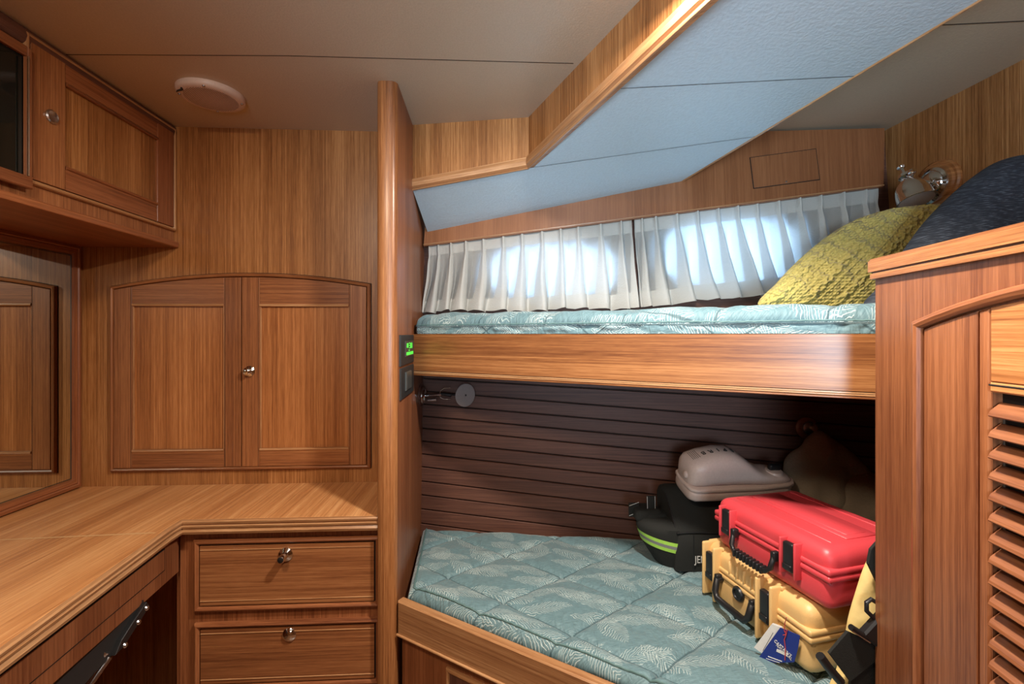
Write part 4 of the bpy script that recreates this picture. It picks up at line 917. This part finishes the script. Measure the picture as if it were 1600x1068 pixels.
# round wood mount on the far planks
mo = hull.at(*hull.px(1260, 668)); mt_ = thing('lamp_mount', 'round brown wooden wall mount on dark planks behind the white case', 'mount', mo)
b_ = MB(); b_.lathe(mo, hull.N, [(.033, 0), (.033, .006), (.028, .010), (.024, .010)], 'cab', 32); b_.obj('wooden_base', mt_, smooth=True, angle=40)
b_ = MB(); b_.lathe(mo+hull.N*.01+hull.U*.004, hull.N, [(.022, 0), (.020, .006), (.008, .010)], 'steel', 24); b_.obj('rose', mt_, smooth=True, angle=40)

# ---------------------------------------------------------------- switch plates on partition
def plate(label, q, cat):
    pl = part.pts(q); a0 = pl[0][0]; a1 = pl[1][0]; z1 = (pl[0][1]+pl[1][1])/2; z0 = (pl[2][1]+pl[3][1])/2
    t = thing('control_panel' if cat == 'control panel' else 'light_switch', label, cat, part.at((a0+a1)/2, z0))
    b = MB(); b.slab(part, rect(a0, z0, a1, z1), 0, .005, 'blackm', bev=.0015); b.obj('plate', t); return t, a0, a1, z0, z1
t, a0, a1, z0, z1 = plate('black control panel with green display on partition beside upper berth board', [(623.5, 523), (644, 523), (644, 568), (624, 569)], 'control panel')
b_ = MB(); sx0 = part.px(630, 540)[0]; sz0, sz1 = z0+(z1-z0)*.27, z0+(z1-z0)*.80; b_.slab(part, rect(sx0, sz0, a1-.01, sz1), .005, .0062, 'lcd'); sco = b_.obj('display', t)
b_ = MB(); h = sz1-sz0; w = a1-sx0
for (x0, y0_, x1, y1_) in ((.10, .08, .85, .28), (.13, .56, .30, .85), (.38, .80, .46, .88), (.38, .66, .46, .72), (.38, .50, .46, .56), (.34, .34, .44, .42), (.52, .5, .62, .86), (.68, .5, .74, .86)):
    b_.slab(part, rect(sx0+w*x0, sz0+h*y0_, sx0+w*x1, sz0+h*y1_), .0062, .0066, 'green')
b_.obj('green_digits', sco)
t, a0, a1, z0, z1 = plate('black rocker light switch on partition just below the green display panel', [(624, 573), (644, 571), (644, 614), (625, 620)], 'switch')
b_ = MB(); sx0 = part.px(630, 590)[0]; sx1 = part.px(638, 590)[0]; b_.slab(part, rect(sx0, z0+(z1-z0)*.22, sx1, z0+(z1-z0)*.84), .005, .010, 'lcd', bev=.002); b_.obj('rocker', t)

# ---------------------------------------------------------------- folding chair under the desk
fc = thing('folding_chair', 'black folding chair with steel tubes tucked below the desk edge', 'chair', (-.82, .8, 0))
chf = FR((-.745, 0, 0), (0, 1, 0))
ctop = chf.pts([(226, 936), (216, 931), (150, 990), (100, 1035), (20, 1105), (-40, 1165)]); cbot = chf.pts([(-40, 1290), (60, 1170), (112, 1095), (150, 1050), (174, 1027), (188, 1008), (210, 974), (226, 948)])
b_ = MB(); b_.slab(chf, ctop+cbot, -.012, 0, 'blackm', bev=.002); b_.obj('backrest', fc, bevel=.002)
b_ = MB(); b_.slab(chf, chf.pts([(227, 946), (222, 940), (200, 972), (182, 1000), (172, 1024), (186, 1010), (208, 976)]), .0, .010, 'black', bev=.001); b_.obj('bracket', fc)
for u, v in ((221, 950), (208, 972), (187, 1008)):
    b_ = MB(); q = chf.at(*chf.px(u, v), .010); b_.lathe(q, (1, -.3, .2), [(.005, 0), (.005, .002), (.002, .004)], 'steel', 12); b_.obj('screw', fc)
for (p, q, r_) in (((168, 1016), (112, 1068), .0085), ((172, 1026), (141, 1068), .006)):
    p0 = chf.at(*chf.px(*p), -.002); dpt = (p0-CAM).dot(Wc(0, 1)); p1 = dep(q[0], q[1], dpt-.03); dd = (p1-p0).normalized(); dd2 = Vector((dd.x*.3-.05, dd.y*.3, dd.z)).normalized(); t_ = (p1.z-.009)/-dd2.z
    b_ = MB(); b_.tube([p0, p1, p1+dd2*t_], r_, 'steel', 12); b_.obj('leg', fc, smooth=True)

# ---------------------------------------------------------------- hard cases
def hard_case(name, label, col, base, rz, Lx, Wy, H, lx, hx, knobx=None, ribs_top=True):
    t = thing(name, label, 'case', base, rz)
    zs = H*.60
    b = MB(); b.rbox((Lx/2, Wy/2, zs/2), (Lx, Wy, zs), .020, col, 4); b.rbox((Lx/2, Wy/2, zs-.006), (Lx+.006, Wy+.006, .012), .004, col, 2); b.obj('body', t, local=True, smooth=True, angle=60)
    b = MB(); b.rbox((Lx/2, Wy/2, zs+(H-zs)/2-.006), (Lx, Wy, H-zs+.012), .022, col, 5); b.rbox((Lx/2, Wy/2, zs+.0065), (Lx+.006, Wy+.006, .012), .004, col, 2)
    if ribs_top:
        b.rbox((Lx/2, Wy*.5, H+.0005), (Lx*.80, Wy*.34, .004), .0015, col, 1)
        for yy in (.16, .84): b.rbox((Lx/2, Wy*yy, H-.0005), (Lx*.82, .004, .004), .0015, col, 1)
        b.rbox((Lx/2, Wy*.5, H+.002), (Lx*.72, Wy*.22, .003), .001, col, 1)
    else:
        for xx in (lx[0]-.022, lx[0]+.022, lx[1]-.022, lx[1]+.022): b.rbox((xx, Wy*.42, H-.002), (.008, Wy*.80, .010), .003, col, 2)
        for xx in (.25, .35, .45, .55, .65): b.rbox((lx[0]+(lx[1]-lx[0])*xx*1.3, .012, H*.78), (.006, .030, H*.25), .002, col, 1)
    # latch guards
    for x in lx:
        for sg in (-1, 1):
            if ribs_top: b.rbox((x+sg*.0165, -.005, H*.60), (.005, .022, H*.62), .002, col, 2)
            else: b.rbox((x+sg*.0185, .006, H*.53), (.008, .046, H*.98), .0038, col, 3)
    lid = b.obj('lid', t, local=True, smooth=True, angle=60)
    for x in lx:
        b = MB(); b.rbox((x, -.008, H*.62), (.024, .013, H*.50), .004, 'black', 3); b.rbox((x, -.014, H*.45), (.020, .006, H*.10), .002, 'black', 2); b.obj('latch', t, local=True, smooth=True, angle=60)
    # handle
    h0, h1 = hx; hz = zs-.012; dr = H*.30; b = MB(); outy = -.016
    b.tube([(h0, .0, hz), (h0, outy*.8, hz-.002), (h0+.002, outy*1.2, hz-dr*.7), (h0+.012, outy*1.35, hz-dr), (h1-.012, outy*1.35, hz-dr), (h1-.002, outy*1.2, hz-dr*.7), (h1, outy*.8, hz-.002), (h1, 0, hz)], .0055 if ribs_top else .0075, 'black', 10, cap=True)
    for sx in (h0, h1): b.rbox((sx, outy*.6, hz), (.011, .016, .020), .003, 'black', 2)
    k = 9
    for i in range(k if ribs_top else 0): b.rbox((h0+.018+(h1-h0-.036)*i/(k-1), outy*1.35, hz-dr), (.0055, .0165, .016), .002, 'black', 2)
    b.obj('handle', t, local=True, smooth=True, angle=60)
    if knobx:
        b = MB(); b.lathe((knobx, 0, zs-.018), (0, -1, 0), [(.016, 0), (.016, .004), (.013, .008), (.010, .008), (.009, .005), (.002, .005)], 'black', 24); b.obj('pressure_valve', t, local=True, smooth=True, angle=40)
    return t, lid
def wang(d): w = Wc(*d); return math.atan2(w.y, w.x)
yc, ycl = hard_case('hard_case', 'sand yellow hard plastic case at bottom of the stack on the mattress', 'yel_p', Wc(.470, 1.118, .622), wang((.242, -.970)), .30, .24, .128, (.038, .205), (.066, .172), .122, ribs_top=False)
ZR = .622+.131
rcs, rl = hard_case('hard_case', 'bright red hard plastic case lying on top of the yellow case', 'red_p', Wc(.486, 1.085, ZR), wang((.26, -.966)), .29, .23, .112, (.047, .215), (.072, .182))
b_ = MB(); b_.lathe((.262, .188, .1155), (0, 0, 1), [(.010, -.002), (.010, .001), (.008, .0015)], 'steel', 8); b_.obj('sticker', rcs, local=True)['label'] = 'silver sticker'
# luggage tag hanging on the yellow case
ypt = Wc(.470, 1.118, .622); yfr = FR(ypt, Wc(.242, -.970)).off(.020); yfr2 = yfr.off(.006)
tg = thing('swing_tag', 'blue and white card swing tag on red string hanging from yellow case', 'tag', yfr.at(*yfr.px(1219, 1030)))
tgf = FR(yfr2.O, yfr2.U*.75+Wc(.8, -.35)*.6)
tgf = FR(dep(1219, 1005, .865), Wc(.55, -.62))
b_ = MB(); wq = tgf.off(-.004).pts([(1206, 974), (1221, 980), (1196, 1024), (1178, 1011)]); b_.slab(tgf.off(-.004), wq, -.001, 0, 'paper')
b_.slab(tgf.off(-.006), [(a+.001, b2+.001) for a, b2 in wq], -.001, 0, 'paper')
b_.mould(tgf.off(-.004), tgf.off(-.004).pts([(1208, 988), (1192, 1016)]), .0008, .0002, 'ink'); b_.obj('white_card', tg)
b_ = MB(); b_.slab(tgf, tgf.pts([(1219, 980), (1232, 985), (1250, 993), (1247, 1012), (1241, 1034), (1212, 1035), (1184, 1029), (1200, 1006)]), -.0012, 0, 'blue'); bc = b_.obj('blue_card', tg)
b_ = MB(); tp = [dep(1229, 964, .85)]+[tgf.at(*tgf.px(u, v), .002) for u, v in ((1227, 972), (1226, 984), (1229, 990), (1226, 998), (1228, 1012), (1227, 1030))]
b_.tube(tp, .0008, 'string', 6); b_.tube([tgf.at(*tgf.px(u, v), .002) for u, v in ((1227, 986), (1231, 982), (1229, 990), (1224, 991))], .0007, 'string', 6); b_.obj('string', tg)
rm = Matrix((tgf.U, tgf.V, tgf.N)).transposed()
def txt_on(fr, u, v, s_, size, mat, parent, ang=0.0, n=.0006, name='lettering', sq=1.0):
    rm = Matrix((fr.U, fr.V, fr.N)).transposed() @ Matrix.Rotation(ang, 3, 'Z'); p = fr.at(*fr.px(u, v), n)-BASE[parent.name]
    return text(name, s_, size, mat, p, rm, parent, squash=sq)
txt_on(tgf, 1209, 1001, "CAPTAIN'S", .0085, 'paper', bc, -.50, sq=.8); txt_on(tgf, 1212, 1007.5, 'NAUTICAL', .0078, 'paper', bc, -.50, sq=.8)
b_ = MB(); p = tgf.px(1212, 1014); b_.slab(tgf, tgf.pts([(1214, 1013), (1231, 1020), (1230, 1025), (1213, 1017)]), 0, .0005, 'paper'); b_.mould(tgf, tgf.pts([(1200, 1025), (1222, 1033)]), .0018, .0004, 'paper'); b_.mould(tgf, tgf.pts([(1197, 1028), (1218, 1035)]), .0010, .0004, 'paper'); b_.obj('printed_label', bc)

# ---------------------------------------------------------------- black gear bag
bg0 = Wc(.436, 1.205, .620); bg = thing('gear_bag', 'black canvas gear bag with lime reflective stripe standing against the planks', 'bag', bg0, wang((1, .02)))
def loftx(b, prof, xs, m, sx=None, rnd_=.006):
    vs = []; n_ = len(prof)
    for i, x in enumerate(xs):
        k = sx[i] if sx else 1.0
        for y, z in prof: vs.append((x, .09+(y-.09)*k, z*(.5+.5*k)))
    fs = [[i*n_+j, (i+1)*n_+j, (i+1)*n_+(j+1) % n_, i*n_+(j+1) % n_] for i in range(len(xs)-1) for j in range(n_)]
    fs.append(list(range(n_))); fs.append(list(range((len(xs)-1)*n_, len(xs)*n_))[::-1]); b.mesh(vs, fs, m)
pf = [(0.004, 0), (0, .05), (.0, .098), (.010, .112), (.045, .150), (.085, .182), (.11, .190), (.145, .188), (.160, .170), (.160, .05), (.155, 0)]
b_ = MB(); loftx(b_, pf, [0, .006, .02, .16, .30, .318, .324], 'bagc', [.93, .98, 1, 1.01, 1, .97, .9]); b_.obj('body', bg, local=True, smooth=True, angle=50)
b_ = MB(); lid_ = [(y, z+.0015) for y, z in pf[2:9]]
# zip and seams
for zoff in (0,):
    b_.tube([(x, -.0015, .104+.002*math.sin(x*40)) for x in [i*.02 for i in range(17)]], .0016, 'black', 6)
    b_.tube([(.045, -.0012, z) for z in (.003, .05, .098)], .0011, 'black', 6); b_.tube([(.002, .0, .1), (-.001, .04, .145), (-.001, .08, .18)], .0016, 'black', 6)
b_.obj('zip', bg, local=True, smooth=True)
# pocket on left end (tapered half-round)
b_ = MB(); ring_n = 20; vs = []; lv = [(0.0, .045, .05), (.02, .058, .058), (.055, .080, .066), (.095, .094, .070), (.108, .092, .069), (.116, .080, .058), (.120, .05, .04), (.121, .0, .0)]
def pk(t, rx, ry, z, cx=.01, cy=.075): return (cx-rx*math.sin(t), cy-ry*math.cos(t)*1.05, z)
for z, rx, ry in lv:
    for i in range(ring_n+1): vs.append(pk(math.pi*i/ring_n, rx, ry, z))
w_ = ring_n+1; fs = [[k*w_+i, k*w_+i+1, (k+1)*w_+i+1, (k+1)*w_+i] for k in range(len(lv)-1) for i in range(ring_n)]
b_.mesh(vs, fs, 'bagc'); po = b_.obj('pocket', bg, local=True, smooth=True, angle=50)
def band(b, za, zb, m, out):
    vs = []; 
    for i in range(ring_n+1):
        t = math.pi*i/ring_n; tilt = .016*math.sin(t)*1.0
        for z in (za, zb):
            zz = z+tilt*.9
            for (z0_, rx0, ry0), (z1_, rx1, ry1) in zip(lv, lv[1:]):
                if z0_ <= zz <= z1_: f = (zz-z0_)/(z1_-z0_); rx = rx0+(rx1-rx0)*f; ry = ry0+(ry1-ry0)*f; break
            vs.append(pk(t, rx+out, ry+out, zz))
    b.mesh(vs, [[2*i, 2*i+2, 2*i+3, 2*i+1] for i in range(ring_n)], m)
b_ = MB(); band(b_, .044, .054, 'hivis', .0012); band(b_, .054, .063, 'grey', .0012); band(b_, .063, .073, 'hivis', .0012); so = b_.obj('reflective_stripe', po, local=True); so['label'] = 'lime and grey reflective stripe'
b_ = MB(); b_.rbox((-.085, .10, .128), (.030, .004, .040), .001, 'bagc', 1, Matrix.Rotation(.0, 4, 'Z')); b_.rbox((-.050, .10, .120), (.075, .07, .035), .012, 'bagc', 3); b_.tube([(-.099, .0975, .112), (-.072, .0975, .122)], .0007, 'wthread', 5); b_.tube([(-.099, .0975, .140), (-.072, .0975, .150)], .0007, 'wthread', 5); b_.obj('webbing_tab', bg, local=True)
b_ = MB(); b_.rbox((-.040, .085, .148), (.026, .004, .050), .001, 'bagc', 1); b_.tube([(-.051, .0825, .125), (-.052, .0825, .172)], .0007, 'wthread', 5); b_.tube([(-.029, .0825, .122), (-.030, .0825, .172)], .0007, 'wthread', 5)
b_.rbox((-.030, .088, .115), (.060, .05, .03), .010, 'bagc', 3); b_.obj('carry_strap', bg, local=True, smooth=True, angle=50)
rf = Matrix.Rotation(math.pi/2, 3, 'X')
text('lettering', 'JEN', .027, 'wthread', (.047, -.0035, .026), rf, bg, squash=.75); text('lettering', 'T', .022, 'wthread', (.074, -.0035, .070), rf, bg)

# ---------------------------------------------------------------- white beacon case
ep0 = Wc(.478, 1.225, .7905); ep = thing('beacon_case', 'off-white moulded beacon case with black lettering resting on the black bag', 'case', ep0, wang((1, .10)))
ep.rotation_euler.x = math.radians(13)
def loft_case(b, st, m, n_=28, e=3.2):
    vs = []
    for x, zb, zt, w, yc_ in st:
        for i in range(n_):
            t = 2*math.pi*i/n_+math.pi/n_; cx, sx = math.cos(t), math.sin(t)
            y = yc_+w/2*math.copysign(abs(cx)**(2/e), cx); z = (zb+zt)/2+(zt-zb)/2*math.copysign(abs(sx)**(2/e), sx); vs.append((x, y, z))
    fs = [[i*n_+j, (i+1)*n_+j, (i+1)*n_+(j+1) % n_, i*n_+(j+1) % n_] for i in range(len(st)-1) for j in range(n_)]
    fs.append(list(range(n_))); fs.append(list(range((len(st)-1)*n_, len(st)*n_))[::-1]); b.mesh(vs, fs, m)
y_ = .055
b_ = MB(); loft_case(b_, [(.003, .008, .032, .07, y_), (.006, .003, .038, .095, y_), (.018, 0, .042, .112, y_), (.05, 0, .042, .115, y_), (.2, 0, .042, .11, y_), (.28, 0, .042, .092, y_), (.30, .002, .040, .078, y_), (.312, .008, .034, .05, y_)], 'epirb'); b_.obj('base', ep, local=True, smooth=True, angle=60)
b_ = MB(); loft_case(b_, [(.002, .045, .085, .06, y_), (.007, .04, .105, .085, y_), (.018, .038, .114, .102, y_), (.05, .038, .126, .105, y_), (.09, .038, .134, .104, y_), (.125, .038, .133, .102, y_), (.155, .038, .118, .10, y_), (.185, .038, .095, .098, y_), (.21, .038, .077, .095, y_), (.235, .038, .068, .090, y_), (.27, .038, .065, .084, y_), (.295, .038, .060, .070, y_), (.308, .040, .052, .045, y_)], 'epirb', e=3.0)
loft_case(b_, [(-.001, .036, .044, .06, y_), (.004, .034, .047, .098, y_), (.015, .034, .047, .116, y_), (.05, .034, .047, .119, y_), (.2, .034, .047, .114, y_), (.283, .034, .047, .096, y_), (.306, .034, .047, .078, y_), (.317, .036, .045, .046, y_)], 'epirb', e=5)
eo = b_.obj('cover', ep, local=True, smooth=True, angle=60)
b_ = MB(); b_.lathe((-.003, .04, .068), (-1, 0, 0), [(.010, -.006), (.009, .0), (.004, .002)], 'epirb', 14); b_.obj('hinge_boss', ep, local=True, smooth=True, angle=40); b_ = MB(); b_.lathe((.262, .045, .060), (0, 0, 1), [(.026, 0), (.022, .010), (.010, .012)], 'epirb', 20); b_.obj('catch_boss', ep, local=True, smooth=True, angle=40)
b_ = MB(); b_.rbox((.262, .045, .080), (.036, .016, .018), .006, 'black', 3); b_.obj('catch', ep, local=True, smooth=True)
def on_top(x, y):
    st = [(.018, .114), (.05, .126), (.09, .134), (.125, .133), (.155, .118)]
    for (x0, z0), (x1, z1) in zip(st, st[1:]):
        if x0 <= x <= x1: return z0+(z1-z0)*(x-x0)/(x1-x0)
    return .118
for i, ch in enumerate('BRIPE'):
    x = .048+.020*i; y = .050; sl = math.atan2(on_top(x+.01, y)-on_top(x-.01, y), .02)
    r3 = Matrix.Rotation(-sl, 3, 'Y') @ Matrix.Rotation(-1.75, 3, 'Z')
    text('letter', ch, .021, 'ink', (x+.002, y-.006+.012, on_top(x, y)-.0002), Matrix.Rotation(-sl, 3, 'Y') @ Matrix.Rotation(math.pi, 3, 'Z'), eo, extr=.0018, align='CENTER')
b_ = MB()
for i in range(5):
    x = .018+.0045*i; b_.tube([(x, .038, on_top(x, 0)-.0005), (x, .076, on_top(x, 0)-.0005)], .0009, 'ink', 4)
b_.obj('fine_print', eo, local=True)

# ---------------------------------------------------------------- fleece bundle in the dark
ff = FR(dep(1300, 760, 1.325), Wc(1, -.05), Z+Wc(0, .12)); zf = .625
b_ = MB(); cushion(b_, ff, ff.pts([(1224, 730), (1232, 710), (1252, 696), (1262, 682), (1280, 672), (1300, 684), (1330, 706), (1352, 728), (1385, 760), (1400, 800), (1392, 838), (1340, 856), (1280, 860), (1240, 862), (1228, 790)]), .05, 'fleece', 24, back_=.7, wr=.022, seed=9)
cushion(b_, ff.off(.03), ff.pts([(1290, 790), (1305, 750), (1340, 735), (1368, 760), (1372, 810), (1345, 845), (1305, 835)]), .04, 'fleece', 12, wr=.012, seed=3)
o = b_.obj('fleece_bundle', smooth=True, angle=180); tag(o, 'fluffy tan fleece bundle in the dark behind the red case', 'fleece')

# ---------------------------------------------------------------- yellow jacket with black harness
jk = thing('life_jacket', 'yellow padded jacket with black webbing straps wedged beside the cases', 'jacket', Wc(.62, .79, .625))
jf = FR(dep(1350, 960, .772), Wc(1, .06), Z+Wc(0, .02))
b_ = MB(); cushion(b_, jf, jf.pts([(1368, 856), (1352, 880), (1338, 920), (1325, 965), (1318, 1010), (1305, 1050), (1296, 1078), (1330, 1090), (1385, 1092), (1410, 1085), (1415, 980), (1410, 900), (1395, 855)]), .022, 'jacket', 16, back_=.3, wr=.012, seed=11); b_.obj('shell', jk, smooth=True, angle=180)
js = jf.off(.024)
def strap(name, q, n=0.0, th=.003, m='bagc'):
    b = MB(); b.slab(js, js.pts(q), n-.0015, n+th, m, bev=.0006); return b.obj(name, jk)
strap('strap', [(1293, 1018), (1322, 984), (1366, 1004), (1366, 1030), (1326, 1062)], .001)
strap('strap', [(1336, 1016), (1368, 985), (1385, 990), (1385, 1100), (1326, 1100)], -.004)
strap('strap', [(1360, 858), (1376, 840), (1388, 900), (1380, 930), (1356, 880)], -.002)
b_ = MB()
b_.tube([js.at(*js.px(u, v), .006) for u, v in ((1277, 1020), (1290, 1038), (1302, 1052), (1309, 1060))], .007, 'black', 10); b_.tube([js.at(*js.px(u, v), .007) for u, v in ((1324, 975), (1338, 984), (1352, 992))], .005, 'black', 10)
b_.tube([js.at(*js.px(u, v), .012) for u, v in ((1322, 978), (1336, 987), (1350, 996))], .0012, 'steel', 8)
b_.slab(js, js.pts([(1340, 985), (1368, 955), (1390, 975), (1368, 1010)]), .0, .012, 'black', bev=.003); b_.obj('buckle', jk, smooth=True, angle=40)
b_ = MB(); b_.tube([js.at(*js.px(u, v), .005) for u, v in ((1364, 965), (1350, 951), (1350, 938), (1357, 933), (1372, 942))], .0035, 'black', 10); b_.obj('ring', jk, smooth=True)
